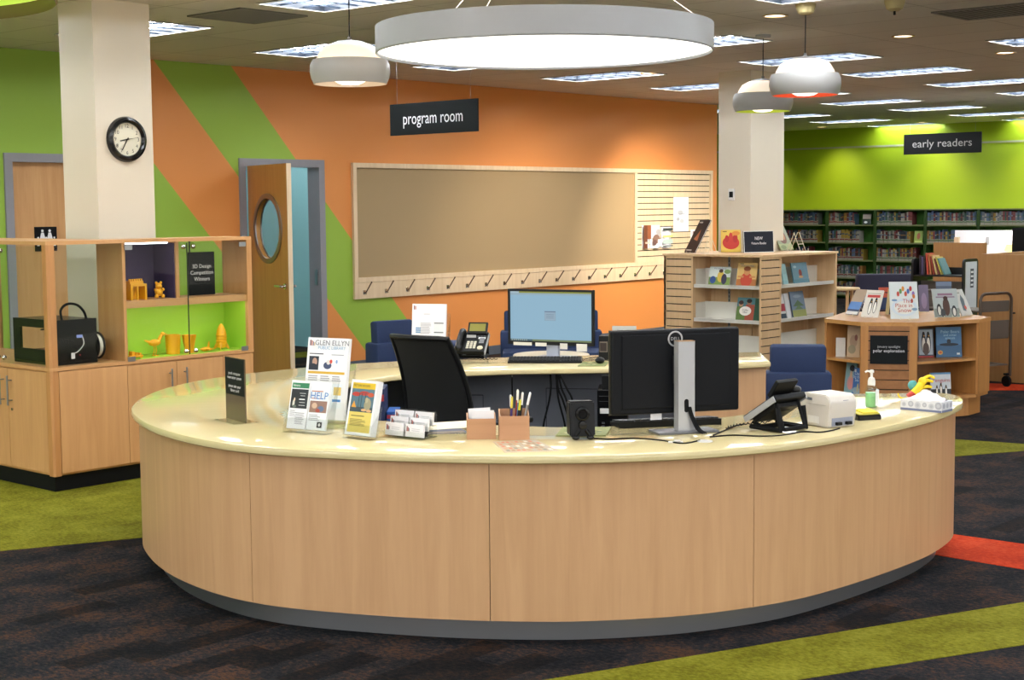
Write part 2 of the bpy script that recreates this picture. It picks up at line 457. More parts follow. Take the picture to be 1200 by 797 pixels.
# room behind the doorway
TEAL = mat('teal_wall_paint', '9ccdd0', .6, noise=.02, nscale=3)
b = MB(); b.box((8.0, 16.0, 0), (13.0, 16.14, CEIL)); b.box((12.0, WY + T, 0), (12.14, 16, CEIL)); b.box((7.86, WY + T, 0), (8.0, 16.14, CEIL))
struct(b.obj('wall_program_room', TEAL))
b = MB(); b.box((8.0, 15.97, 0), (12.0, 16.0, .13)); struct(b.obj('baseboard_program_room', BLACKM))
stripe([(8.6, 13.6), (12, 12.9), (12, 13.5), (8.6, 14.2)], LIME)
wb = MB(); wb.box((8.2, 15.93, 1.75), (10.25, 15.99, 2.75)); wo = struct(wb.obj('window_1', GREYF))
wb = MB(); wb.box((8.25, 15.90, 1.80), (10.2, 15.925, 2.70)); wb.obj('pane', mat('daylit_window', 'e8f0ff', .4, emit=1.6, ecol=(.85, .93, 1.0)), wo)
wb = MB()
for i in range(9): wb.box((8.25, 15.885, 1.84 + i * .1), (10.2, 15.897, 1.846 + i * .1))
wb.obj('blind_slats', WHITEP, wo)
# door frames and doors
def door_frame(name, x0, x1, h):
    b = MB(); w, p = .055, .02
    b.box((x0 - w, WY - p, 0), (x0 + .02, WY + T + p, h + w)); b.box((x1 - .02, WY - p, 0), (x1 + w, WY + T + p, h + w)); b.box((x0 + .02, WY - p, h - .02), (x1 - .02, WY + T + p, h + w))
    return struct(b.obj(name, GREYF))
d1 = door_frame('door_1', D1a, D1b, DH); d2 = door_frame('door_2', D2a, D2b, DH)
b = MB(); b.cbox((D1b - .025, WY + .05, 1.0), (.008, .04, .16)); b.obj('strike_plate', STEEL, d1)
# open leaf with a round window
HX, HY = 9.17, WY - .05
lw, lt, lh = .92, .045, 2.10
ang = -rad(106)
Lf = Matrix.Translation((HX, HY, .01)) @ Matrix.Rotation(ang, 4, 'Z')   # local x along the leaf, faces +-y
LEAFW = wood('door_veneer', 'b27a3c', 'bf8848')
b = MB(Lf); cx, cz, R = .47, 1.50, .295; N = 48
for y, flip in ((-lt / 2, 0), (lt / 2, 1)):
    cir = []; rec = []
    for i in range(N):
        t = 2 * PI * i / N; dx, dz = math.cos(t), math.sin(t)
        cir.append(b.v((cx + R * dx, y, cz + R * dz)))
        k = min(((lw - cx) if dx > 0 else cx) / max(abs(dx), 1e-6), ((lh - cz) if dz > 0 else cz) / max(abs(dz), 1e-6))
        rec.append([cx + k * dx, y, cz + k * dz])
    for X_, Z_ in ((0, 0), (lw, 0), (0, lh), (lw, lh)):
        j = min(range(N), key=lambda i: (rec[i][0] - X_) ** 2 + (rec[i][2] - Z_) ** 2); rec[j] = [X_, y, Z_]
    rv = [b.v(p) for p in rec]
    for i in range(N): b.f([cir[i], cir[(i + 1) % N], rv[(i + 1) % N], rv[i]])
    if flip:
        for i in range(N):
            b.f([rv0[i], rv0[(i + 1) % N], rv[(i + 1) % N], rv[i]]); b.f([cir0[i], cir0[(i + 1) % N], cir[(i + 1) % N], cir[i]])
    rv0, cir0 = rv, cir
lf = b.obj('leaf', LEAFW, d1)
b = MB(Lf); b.box((lw, -lt / 2, 0), (lw + .004, lt / 2, lh)); b.obj('edge_band', MAPLE_P, lf)
b = MB(Lf)
for y in (-lt / 2 - .012, lt / 2):
    b.lathe([(R - .012, y), (R + .035, y), (R + .035, y + .012), (R - .012, y + .012), (R - .012, y)], None, 48, (cx, 0, cz), 'y', False)
b.obj('window_ring', STEEL, lf, True)
b = MB(Lf); b.lathe([(R, -.003), (R, .003)], None, 48, (cx, 0, cz), 'y'); b.obj('window_glass', GLASS, lf)
b = MB(Lf)
for s in (-1, 1):
    y = s * lt / 2
    b.lathe([(.027, y), (.027, y + s * .012), (.012, y + s * .014), (.012, y + s * .05)], None, 20, (lw - .07, 0, .97), 'y')
    b.tube([(lw - .07, y + s * .05, .97), (lw - .10, y + s * .055, .97), (lw - .20, y + s * .05, .97)], .013)
b.obj('lever_handle', CHROME, lf, True)
b = MB(); b.box((D2a + .02, WY + .04, .01), (D2b - .02, WY + .085, DH - .02)); lf2 = b.obj('leaf', MAPLE_R, d2)
p = pY(56, 276, WY)
b = MB(); b.cbox((p.x, WY + .033, p.z - .03), (.21, .012, .21)); sg = tag(b.obj('restroom_sign', BLACKM), 'small black sign with white figures on the restroom door', 'sign')
b = MB()
for dx, s in ((-.035, 1), (.035, 1)):
    b.lathe([(.012, -.001), (.012, 0)], None, 16, (p.x + dx, WY + .026, p.z + .04), 'y')
    b.yprism([(p.x + dx - .012, p.z + .025), (p.x + dx + .012, p.z + .025), (p.x + dx + .03, p.z - .04), (p.x + dx + .012, p.z - .04), (p.x + dx + .012, p.z - .09), (p.x + dx - .012, p.z - .09), (p.x + dx - .012, p.z - .04), (p.x + dx - .03, p.z - .04)], WY + .0245, WY + .026)
for dx in (-.078, .078, 0):
    b.lathe([(.009, -.001), (.009, 0)], None, 16, (p.x + dx, WY + .026, p.z - .02), 'y')
    b.yprism([(p.x + dx - .011, p.z - .035), (p.x + dx + .011, p.z - .035), (p.x + dx + .011, p.z - .09), (p.x + dx - .011, p.z - .09)], WY + .0245, WY + .026)
b.obj('pictogram', PAPER, sg)

# columns
COLP = mat('column_paint', 'd6cab6', .5, noise=.02, nscale=3)
c1 = pz(110, 3, CEIL)
b = MB(); b.box((5.515, 8.519, 0), (5.955, 8.92, CEIL), None, .004); struct(b.obj('column', COLP))
k1 = pz(880, 87, CEIL); D_ = 15.2
kc = dep(880, 150, D_); kl = pX(842, 150, kc.x); kr = pY(919, 150, kc.y)
b = MB(); b.box((kc.x, kc.y, 0), (kr.x, kl.y, CEIL), None, .004); struct(b.obj('column', COLP))
t = thing('thermostat', 'small thermostat high on the column left of the green wall', 'thermostat', pX(858, 228, kc.x), -PI / 2)
b = MB(); b.cbox((0, -.01, 0), (.07, .02, .12), WHITEP, .003); b.obj('case', WHITEP, t)
b = MB(); b.cbox((0, -.021, .0), (.045, .004, .06)); b.obj('display', BLACKP, t)

# ================================================================ ceiling fixtures
def emis(name, col, s, base='f4f4f4'): return mat(name, base, .5, emit=s, ecol=col)
TROF = emis('tube_glow', COOL, TROFFER)
def make_troffer():
    t = thing('ceiling_light', '', 'ceiling light')
    b = MB(); w, l = .305, .61
    for a, c in (((-w, -l, -.004), (-w + .015, l, .10)), ((w - .015, -l, -.004), (w, l, .10)), ((-w + .015, -l, -.004), (w - .015, -l + .015, .10)), ((-w + .015, l - .015, -.004), (w - .015, l, .10))): b.box(a, c)
    b.obj('housing', mat('troffer_housing', '1c222c', .5), t)
    b = MB()
    for a, c in (((-w, -l, -.008), (-w + .016, l, -.0042)), ((w - .016, -l, -.008), (w, l, -.0042)), ((-w + .016, -l, -.008), (w - .016, -l + .016, -.0042)), ((-w + .016, l - .016, -.008), (w - .016, l, -.0042))): b.box(a, c)
    b.obj('frame', WHITEM, t)
    b = MB(); b.box((-w + .0155, -l + .0155, .095), (w - .0155, l - .0155, .10)); b.obj('reflector', mat('reflector_white', '1c2430', .5), t)
    for x in (-.19, 0, .19):
        b = MB(); b.cyl((x, -l + .03, .050), (x, l - .03, .050), .016, None, 10); b.obj('lamp_tube', TROF, t, True)
    lv = mat('louver_metal', '2c3644', .4, .3); b = MB()
    for i in range(1, 3): x = -w + i * 2 * w / 3; b.xprism([(-l + .016, .0), (l - .016, .0), (l - .016, .014), (-l + .016, .014)], x - .003, x + .003)
    for i in range(1, 7):
        y = -l + i * 2 * l / 7; b.yprism([(-w + .016, .002), (w - .016, .002), (w - .016, .013), (-w + .016, .013)], y - .003, y + .003)
    b.obj('louver', lv, t)
    return t
first = None; vis = TR
def tlabel(x, y):
    q = Vector((x, y, CEIL)) - C0
    z = q.dot(fwd); px = 600 + F * q.dot(c_r) / z if z > 0 else -9e9; py = 398.5 - F * q.dot(c_u) / z if z > 0 else -9e9
    if y > 13: return 'added unseen ceiling light that brightens the teal program room', 'added ceiling lights in the program room'
    if not (-60 < px < 1260 and -15 < py < 400): return 'louvered white ceiling light outside the photo over the open floor', 'ceiling lights outside the photo'
    key = (round((x - 6.73) / 1.935), round((y - 7.38) / 2.47))
    names = {(0, 0): 'louvered ceiling light at the top edge, left of the big round pendant', (0, 1): 'louvered ceiling light right beside the white column with the clock',
             (1, 1): 'louvered ceiling light behind the white dome pendant over the orange wall', (1, 0): 'louvered ceiling light hidden above the big round pendant', (2, 1): 'louvered ceiling light behind the big round pendant, farther from the photographer',
             (2, 0): 'louvered ceiling light just right of the big round pendant rim', (3, 1): 'louvered ceiling light showing under the round pendant rim', (4, 1): 'louvered ceiling light over the right end of the orange wall',
             (3, 0): 'louvered ceiling light behind the cords of the two dome pendants', (4, 0): 'long louvered ceiling light right of the orange lined dome pendant', (5, 0): 'long louvered ceiling light at the right edge, under the third downlight',
             (6, 0): 'louvered ceiling light cut by the right edge, second row from the desk', (5, 1): 'louvered ceiling light behind the two dome pendants, by the column', (6, 1): 'louvered ceiling light right below the orange lined dome pendant',
             (7, 1): 'louvered ceiling light above the early readers sign', (8, 1): 'louvered ceiling light at the right edge near the lime wall', (7, 2): 'louvered ceiling light touching the right column top near the lime wall', (8, 2): 'louvered ceiling light left above the early readers sign', (9, 2): 'farthest louvered ceiling light, against the lime wall'}
    return names.get(key, 'louvered ceiling light in the far row, near %s of the lime wall' % ('the right end' if px > 1000 else 'the left end')), 'louvered ceiling lights'
seen_l = {}
for x, y in vis:
    lb, gr = tlabel(x, y)
    if first is None:
        first = make_troffer(); o = first; o.location = (x, y, CEIL); o['label'] = lb; o['group'] = gr
    else: o = dup(first, (x, y, CEIL), 0, lb, gr)

def downlight(x, y, label, lamp=0, aim=None, ang=1.5):
    t = thing('downlight', label, 'downlight', (x, y, CEIL), 0, 0, 'round recessed downlights')
    b = MB(); b.lathe([(.075, -.001), (.095, -.001), (.095, -.008), (.075, -.006), (.075, -.001)], None, 32, cap=False); b.obj('trim_ring', mat('gold_trim', 'b99a5c', .3, .6), t, True)
    b = MB(); b.lathe([(.0745, -.0015), (.0745, -.0005)], None, 32); b.obj('lamp_face', emis('downlight_glow', WARM, 3.0), t)
    if lamp:
        ld = bpy.data.lights.new('downlight_beam', 'SPOT'); ld.energy = lamp; ld.color = WARM; ld.spot_size = ang; ld.spot_blend = 1.0; ld.shadow_soft_size = .07
        lo = bpy.data.objects.new('downlight_beam', ld); COL.objects.link(lo); lo.location = (x, y, CEIL - .03)
        if aim: lo.rotation_euler = (Vector(aim) - lo.location).to_track_quat('-Z', 'Y').to_euler()
    return t
downlight(9.5, 5.88, 'recessed downlight above the nearer dome pendants, left of three')
downlight(11.4, 5.84, 'recessed downlight in the middle of three along the right ceiling')
downlight(13.33, 5.81, 'recessed downlight nearest the right edge of the photo')
# wall washers by the lime wall and two unseen downlights added to brighten the striped wall
for i, y in enumerate((8.2, 9.95, 11.7, 13.6, 15.3)):
    downlight(FX - .75, y, ['recessed wall washer over the far right of the lime wall', 'recessed wall washer right of the early readers sign', 'recessed wall washer above the early readers sign', 'recessed wall washer left of the early readers sign', 'recessed wall washer over the lime wall by the column'][i], SPOT * 1.3, (FX, y, 1.6), 1.5)
downlight(14.9, 9.55, 'added downlight that brightens the slatted display board', SPOT * 10.0, (15.9, WY, .8), 1.35)  # unseen lamp, added for the bright wall around the board
downlight(12.6, 9.3, 'added downlight that brightens the coat hooks and bulletin board', SPOT * 4.0, (13.4, WY, .4), 1.6)  # second unseen lamp, added to lift the lower wall

def grille(x, y, w, l, label):
    t = thing('ceiling_vent', label, 'ceiling vent', (x, y, CEIL))
    g = mat('grille_grey', '8d8a84', .6)
    b = MB(); b.box((-w, -l, -.008), (w, l, -.003)); b.obj('backing', mat('grille_dark', '5d5a56', .8), t)
    b = MB(); b.box((-w, -l, -.012), (w, -l + .02, 0)); b.box((-w, l - .02, -.012), (w, l, 0)); b.box((-w, -l + .02, -.012), (-w + .02, l - .02, 0)); b.box((w - .02, -l + .02, -.012), (w, l - .02, 0)); b.obj('frame', g, t)
    b = MB(); n = 16
    for i in range(1, n): yy = -l + .02 + i * (2 * l - .04) / n; b.box((-w + .02, yy - .006, -.011), (w - .02, yy + .004, -.008))
    b.obj('slat', g, t)
grille(6.78, 8.52, .30, .30, 'grey return air grille next to the ceiling light left of the dome pendant')
grille(10.42, 4.55, .30, .42, 'grey air grille in the ceiling at the upper right corner')
tag((lambda b: b)(MB().lathe([(.05, CEIL - .02), (.055, CEIL)], None, 24, (12.0, 5.0, 0)).obj('smoke_detector', WHITEP)), 'small round smoke detector near the upper right air grille', 'smoke detector')

# big drum pendant over the desk
def drum(name, label, c, R, zb, h, under, side, es, ucol, rec=0.0):
    t = thing(name, label, 'pendant lamp', (c.x, c.y, zb))
    b = MB(); b.lathe([(R - .012, .015), (R - .006, 0), (R, .006), (R, h), (R - .012, h), (R - .012, .015)], None, 96, cap=False); b.obj('drum_shade', side, t, True)
    b = MB(); b.lathe([(R - .05, .006 + rec), (R - .0125, .014 + rec)], None, 96, cap=True); b.obj('diffuser', emis('diffuser_%d' % (es * 100), ucol, es, 'f4f4f4' if es > 1.5 else '8fb02a'), t, True)
    b = MB(); b.lathe([(R - .03, h - .02), (R - .02, h - .005)], None, 96); b.obj('uplight', emis('uplight_' + name, WARM, 10.0), t, True)
    H = CEIL - zb
    b = MB()
    for k in range(3):
        a = rad(41.7 + 150 + 120 * k)
        b.tube([((R - .01) * math.cos(a), (R - .01) * math.sin(a), h), (.05 * math.cos(a), .05 * math.sin(a), H - .02)], .0016, None, 6)
    b.obj('wire', STEEL, t)
    b = MB(); b.lathe([(.04, H - .05), (.08, H - .04), (.08, H)], None, 24); b.obj('canopy', WHITEM, t, True)
    return t
PEND = mat('pendant_grey', 'a6a9ae', .4, noise=.02)
drum('drum_pendant', 'huge flat round white drum pendant hanging over the desk', cw(.163, 7.1), .79, 2.405, .125, None, PEND, RING, (1, .97, .93))
drum('drum_pendant', 'green glowing round pendant cut off by the upper left corner', cw(-2.05, 4.72), .62, 2.357, .15, None, mat('pendant_tan', '8a7350', .5), 1.0, (.50, .75, .08), .030)
ld = bpy.data.lights.new('drum_pendant_light', 'AREA'); ld.shape = 'DISK'; ld.size = 1.4; ld.energy = 9; ld.color = (1, .95, .88); ld.spread = rad(160)
lo = bpy.data.objects.new('drum_pendant_light', ld); COL.objects.link(lo); lo.location = cw(.163, 7.1, 2.398)
# dome pendants
def dome(label, loc, zb, R, inner, canopy):
    t = thing('dome_pendant', label, 'pendant lamp', (loc.x, loc.y, zb), 0, 0, 'dome pendants with white glass tops')
    k = R / .245
    b = MB(); pr = [(.222, 0), (.238, .035), (.245, .07), (.242, .115), (.228, .145)]
    b.lathe([(r * k, h * k) for r, h in pr], None, 48, cap=False); b.obj('shade', mat('dome_shade', 'a3a19e', .42, noise=.02), t, True)
    b = MB(); b.lathe([((r - .004) * k, h * k) for r, h in pr], None, 48, cap=False); b.obj('shade_lining', ink(inner), t, True)
    b = MB(); b.lathe([(r * k, h * k) for r, h in ((.205, .144), (.196, .17), (.168, .215), (.12, .24), (.085, .248))], None, 48, cap=False); b.obj('glass_dome', emis('opal_glow', (1, .86, .68), .55, 'e8dcc8'), t, True)
    b = MB(); b.lathe([(r * k, h * k) for r, h in ((.118, .240), (.08, .256), (.03, .264), (.012, .268), (.012, .285), (.004, .286))], None, 32); b.obj('cap', mat('dome_cap', '6f6c6a', .5), t, True)
    b = MB(); b.lathe([(r * k, h * k) for r, h in ((.002, -.006), (.06, .0), (.10, .02), (.115, .06), (.09, .10), (.03, .13))], None, 32); b.obj('bulb', emis('opal_bulb', (1, .9, .75), 2.2, 'f5eee2'), t, True)
    H = CEIL - zb
    b = MB(); b.cyl((0, 0, .28 * k), (0, 0, H - .03), .004, None, 8); b.obj('cord', BLACKM, t)
    b = MB()
    b.lathe([(.03, H - .075), (.055, H - .06), (.068, H - .02), (.07, H)] if canopy else [(.06, H - .02), (.062, H - .018), (.062, H)], None, 28); b.obj('canopy', mat('canopy_beige', 'a89a6c', .5) if canopy else mat('canopy_grey', '9d9c9a', .5), t, True)
    return t
p = dep(410, 70, 9.1); dome('white lined dome pendant hanging left of the big round pendant', p, 2.447, .245, 'd8c9b8', 0)
p = dep(943.5, 80, 10.26); dome('orange lined dome pendant, nearer of the two at the right', p, 2.44, .245, 'e2552a', 1)
p = dep(894, 100, 12.1); dome('lime lined dome pendant hanging in front of the right column', p, 2.447, .243, 'a9bd25', 0)
t = thing('ceiling_canopy', 'beige bowl shaped lamp canopy at the top edge right of the dome cords', 'lamp canopy', (9.36, 4.86, CEIL))
b = MB(); b.lathe([(.03, -.075), (.055, -.06), (.068, -.02), (.07, 0)], None, 28); b.obj('bowl', mat('canopy_beige2', 'a89a6c', .5), t, True)
b = MB(); b.cyl((0, 0, -.10), (0, 0, -.07), .008); b.obj('stub', BLACKM, t)

# hanging signs
SIGN = mat('sign_black', '0f1315', .6, spec=.2, noise=.03)
def hang_sign(words, label, x, L, R, h, size, sx=1.0, tm=None):
    pl = pX(*L, x); pr = pX(*R, x); w = (pl - pr).length; c = (pl + pr) / 2
    t = thing('hanging_sign', label, 'sign', c, -PI / 2)
    b = MB(); b.box((-w / 2, 0, -h / 2), (w / 2, .02, h / 2), None, .002); b.obj('panel', SIGN, t)
    text(t, words, size, 0, -.001, .0, tm or PAPER, sx=sx)
    b = MB()
    for s in (-1, 1): b.cyl((s * w * .42, .01, h / 2), (s * w * .42, .01, CEIL - c.z), .0012, None, 6)
    b.obj('wire', STEEL, t)
pc = dep(508, 137, 13.0)
hang_sign('program room', 'black hanging sign reading program room in front of the orange wall', pc.x, (457, 142), (559.3, 133.5), .277, .150, .82)
pc = dep(1104, 168, 20.0)
hang_sign('early readers', 'black hanging sign reading early readers before the lime wall', pc.x, (1059, 169.8), (1150, 166.2), .272, .145, 1.12, ink('a3a3a0'))

# wall clock on the column
c = pY(147.5, 163.5, 8.519)
t = thing('wall_clock', 'round black wall clock on the white column', 'clock', (c.x, 8.519, c.z))
b = MB(); b.lathe([(.150, 0), (.150, -.012), (.142, -.030), (.125, -.038), (.112, -.030), (.108, -.018)], None, 64, ax='y', cap=False); b.obj('rim', mat('clock_black', '0d0e12', .2), t, True)
b = MB(); b.lathe([(.112, -.012), (.112, 0)], None, 48, ax='y'); b.obj('face', mat('clock_face', 'd8d2bc', .6), t)
for i in range(1, 13):
    a = PI / 2 - i * PI / 6; text(t, str(i), .034, .088 * math.cos(a), -.0125, .088 * math.sin(a), BLACKM, name='numeral')
def hand(a, l, w, y, m, nm):
    b = MB(Matrix.Rotation(a, 4, 'Y')); b.box((-w, y - .001, -.015), (w, y, l)); b.obj(nm, m, t)
hand(rad(360 - 102), .055, .004, -.015, BLACKM, 'hour_hand'); hand(rad(210), .082, .003, -.017, BLACKM, 'minute_hand'); hand(rad(80), .085, .001, -.019, BLACKM, 'second_hand')

# ================================================================ board, rail and hooks on the orange wall
BX0, BX1, BXs, BZ0, BZ1 = 10.53, 17.13, 15.41, .92, 2.165
t = thing('bulletin_board', 'long tan bulletin board with pale wood frame on the orange wall', 'bulletin board', (BX0, WY, BZ0))
FR = MAPLE_P; w = BX1 - BX0; h = BZ1 - BZ0; ws = BXs - BX0
b = MB(); b.box((.05, -.014, .05), (ws - .04, -.001, h - .05)); b.obj('cork_surface', mat('tan_cork', 'a58c66', .85, noise=.06, nscale=300), t)
b = MB(); b.box((0, -.035, 0), (.05, 0, h)); b.box((.05, -.035, h - .05), (w - .05, 0, h)); b.box((.05, -.035, 0), (w - .05, 0, .05)); b.box((w - .05, -.035, 0), (w, 0, h)); b.box((ws - .04, -.035, .05), (ws + .01, 0, h - .05)); b.obj('frame', FR, t)
def slats(parent, x0, x1, z0, z1, y0, y1, pitch=.0762, gap=.011, m=None):
    b = MB(); z = z0
    while z < z1 - .005:
        b.box((x0, y0, z), (x1, y1, min(z + pitch - gap, z1))); z += pitch
    o = b.obj('slat_panel', m or MAPLE_P, parent)
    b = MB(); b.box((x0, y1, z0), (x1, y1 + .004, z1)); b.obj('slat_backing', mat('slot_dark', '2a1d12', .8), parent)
slats(t, ws + .01, w - .05, .05, h - .05, -.02, -.0055)
t = thing('coat_rail', 'pale wood coat rail under the bulletin board', 'coat rail', (BX0, WY, .745))
b = MB(); b.box((0, -.03, 0), (w, 0, BZ0 - .745 - .003), None, .003); b.obj('board', MAPLE_P, t)
h0 = None; hp0 = pY(427, 345, WY - .03)
def make_hook():
    t = thing('coat_hook', '', 'coat hook')
    b = MB(); b.cbox((0, -.004, 0), (.035, .008, .045), None, .002); b.obj('base', CHROME, t)
    b = MB(); b.tube([(0, -.008, -.005), (0, -.03, .0), (0, -.115, .105)], .0065, None, 8); b.ball((0, -.117, .108), .009); b.obj('prong', mat('hook_steel', '6a5446', .3, .9), t, True)
    b = MB(); b.tube([(0, -.006, -.012), (0, -.028, -.018), (0, -.035, -.008)], .005, None, 8); b.obj('lower_prong', CHROME, t, True)
    return t
ordn = ['leftmost', 'second', 'third', 'fourth', 'fifth', 'sixth', 'seventh', 'eighth', 'ninth', 'tenth', 'eleventh', 'twelfth', 'thirteenth', 'fourteenth', 'fifteenth', 'sixteenth', 'seventeenth', 'eighteenth']
hx = [pY(x, 345, WY - .03).x for x in (426.8, 777.5)]
for i in range(18):
    x = hx[0] + (hx[1] - hx[0]) * i / 17
    lb = 'leftmost coat hook on the rail, next to the green stripe' if i == 0 else '%s coat hook from the left end of the rail' % ordn[i]
    if i == 17: lb = 'last coat hook on the rail, beside the slatted kiosk'
    loc = (x, WY - .03, .815)
    if h0 is None: h0 = make_hook(); h0.location = loc; h0['label'] = lb; h0['group'] = 'coat hooks on the rail'
    else: dup(h0, loc, 0, lb, 'coat hooks on the rail')
# things on the slatted wall
def wall_sheet(name, label, cat, tl, br, items, y=WY - .021, bend=0, base='e8e8ee', bend_y=.05):
    a = pY(*tl, y); c = pY(*br, y); w = c.x - a.x; h = a.z - c.z
    t = thing(name, label, cat, (a.x, y, c.z))
    b = MB(); n = 8
    yy = lambda u, v: -.004 - bend * (math.sin(u * PI) ** 2) - bend_y * max(0, .5 - v) * 0
    g = [[b.v((w * i / n, yy(i / n, 0), h * j)) for i in range(n + 1)] for j in (0, 1)]; g2 = [[b.v((w * i / n, yy(i / n, 0) + .002, h * j)) for i in range(n + 1)] for j in (0, 1)]
    for i in range(n):
        b.f([g[0][i], g[0][i + 1], g[1][i + 1], g[1][i]]); b.f([g2[0][i + 1], g2[0][i], g2[1][i], g2[1][i + 1]])
        for k in (0, 1): b.f([g[k][i], g2[k][i], g2[k][i + 1], g[k][i + 1]])
    for i in (0, n): b.f([g[0][i], g[1][i], g2[1][i], g2[0][i]])
    b.obj('sheet', mat('sheet_' + base, base, .6), t)
    if items: art(t, items, 0, 0, w, h, -.0045 - bend)
    return t
wall_sheet('poster', 'tall white poster pinned on the slatted wall', 'poster', (789, 231), (806.5, 271), [('e', .45, .55, .18, .07, 'b9bcc0'), ('e', .3, .36, .1, .05, 'a9adb0'), ('e', .55, .3, .14, .06, 'c4c7c9'), ('r', .35, .5, .4, .015, '8d9298')])
for tl, br, lb, its in (((752, 264), (760.5, 291), 'brown brochure in the left wall pocket of the slatted board', [('r', 0, 0, .5, 1, '6b3a22'), ('r', .5, .4, .5, .6, '93532e'), ('r', .2, .2, .5, .08, 'd8c4b0')]),
                        ((761.5, 264), (773, 290.5), 'grey patterned brochure beside the brown one on the slatted board', [('e', .45, .4, .35, .2, '8a6a5a'), ('e', .65, .7, .25, .12, 'b4b0b0'), ('r', .6, .08, .4, .3, 'f4f2f0'), ('e', .3, .25, .2, .12, '6d4c44')]),
                        ((774.5, 266), (786, 290), 'curled green and white brochure on the slatted board', [('r', 0, .82, 1, .12, '3a4440'), ('r', 0, .5, 1, .1, 'd0c878'), ('r', 0, .2, 1, .2, 'b9cbc4'), ('r', 0, .06, 1, .06, '5d6a66')]),
                        ((809, 269), (817, 289), 'brown leaflet behind the leaning book on the slatted board', [('r', .1, .1, .8, .8, '7a4526'), ('r', .3, .4, .4, .2, 'b87a4c')])):
    wall_sheet('brochure', lb, 'brochure', tl, br, its, bend=.03)

# ================================================================ glass display cabinet at the left
CX0, CX1, CY0, CY1, CYL, CH, CC = 4.78, 6.305, 7.943, 8.235, 9.45, 1.512, .757
CXL = 5.315
t = thing('display_cabinet', 'maple display cabinet with glass upper cases in front of the column', 'display cabinet', (0, 0, 0))
b = MB(); b.prism([(CX0 + .03, CY0 + .045), (CX1 - .02, CY0 + .045), (CX1 - .02, CY1), (CXL, CY1), (CXL, CYL), (CX0 + .03, CYL)], 0, .1); b.obj('plinth', BLACKM, t)
b = MB(); b.prism([(CX0 + .02, CY0 + .02), (CX1, CY0 + .02), (CX1, CY1), (CXL, CY1), (CXL, CYL), (CX0 + .02, CYL)], .1, CC - .02); b.obj('base_body', MAPLE_R, t)
b = MB(); b.prism([(CX0, CY0 + .012), (CX0 + .012, CY0), (CX1, CY0), (CX1, CY1), (CXL, CY1), (CXL, CYL), (CX0, CYL)], CC - .02, CC); b.obj('counter', MAPLE_X, t)
b = MB(); b.prism([(CX0, CY0 + .012), (CX0 + .012, CY0), (CX1, CY0), (CX1, CY1), (CXL, CY1), (CXL, CYL), (CX0, CYL)], CH - .022, CH); b.obj('top_panel', MAPLE_X, t)
POST = wood('maple_post', 'ad7746', 'be8852')
b = MB()
b.prism([(CX0, CY0 + .055), (CX0, CY0 + .012), (CX0 + .012, CY0), (CX0 + .05, CY0), (CX0 + .05, CY0 + .055)], CC, CH - .022); b.obj('corner_post', POST, t)
b = MB(); b.prism([(CX0, CY0 + .055), (CX0, CY0 + .012), (CX0 + .012, CY0), (CX0 + .05, CY0), (CX0 + .05, CY0 + .055)], .1, CC - .02); b.obj('corner_stile', POST, t)
b = MB(); b.box((CX1 - .04, CY0, CC), (CX1, CY0 + .03, CH - .022)); b.box((CX1 - .02, CY0 + .03, CC), (CX1, CY1, CH - .022)); b.obj('end_post', MAPLE_R, t)
b = MB(); b.box((CX0, CYL - .03, CC), (CXL, CYL, CH - .022)); b.obj('end_panel', MAPLE_R, t)
b = MB(); b.box((CXL - .01, CY0 + .01, CC), (CXL + .012, CY1, CH - .022)); b.obj('divider', MAPLE_R, t)
SZ = 1.128
UP = pY(206, 310, CY0 + .05).x; px = lambda x, y, Y: pY(x, y, Y).x
b = MB(); b.box((CXL + .012, CY0 + .03, SZ - .03), (CX1 - .04, CY1 - .0125, SZ)); b.box((CXL + .012, CY0 + .012, SZ - .045), (CX1 - .04, CY0 + .03, SZ)); b.obj('shelf', MAPLE_X, t)
b = MB(); b.box((UP, CY0 + .05, SZ), (UP + .025, CY1, CH - .022)); b.obj('upright', MAPLE_R, t)
PUR = mat('purple_lining', '33244a', .7); GRN = mat('lime_lining', '9fce3a', .6)
b = MB(); b.box((CXL + .012, CY1 - .012, SZ), (UP, CY1, CH - .022)); b.box((UP - .01, CY0 + .06, SZ), (UP - .001, CY1 - .012, CH - .03)); b.obj('purple_back', PUR, t)
b = MB(); b.box((CXL + .012, CY1 - .010, CC), (CX1 - .02, CY1, SZ - .03)); b.box((CX1 - .024, CY0 + .04, CC), (CX1 - .0201, CY1 - .01, SZ - .03)); b.box((CXL + .012, CY0 + .04, CC), (CX1 - .024, CY1 - .01, CC + .003)); b.obj('green_back', GRN, t)
LEDW = emis('led_strip', (.85, .92, 1.0), 6.0)
b = MB(); b.box((CXL + .06, CY0 + .05, CH - .032), (UP - .06, CY0 + .08, CH - .022)); b.obj('light_strip', LEDW, t)
b = MB(); b.box((CXL + .06, CY0 + .035, SZ - .038), (CX1 - .08, CY0 + .05, SZ - .0305)); b.obj('light_strip', emis('led_strip_low', (.95, .97, .9), 17.0), t)
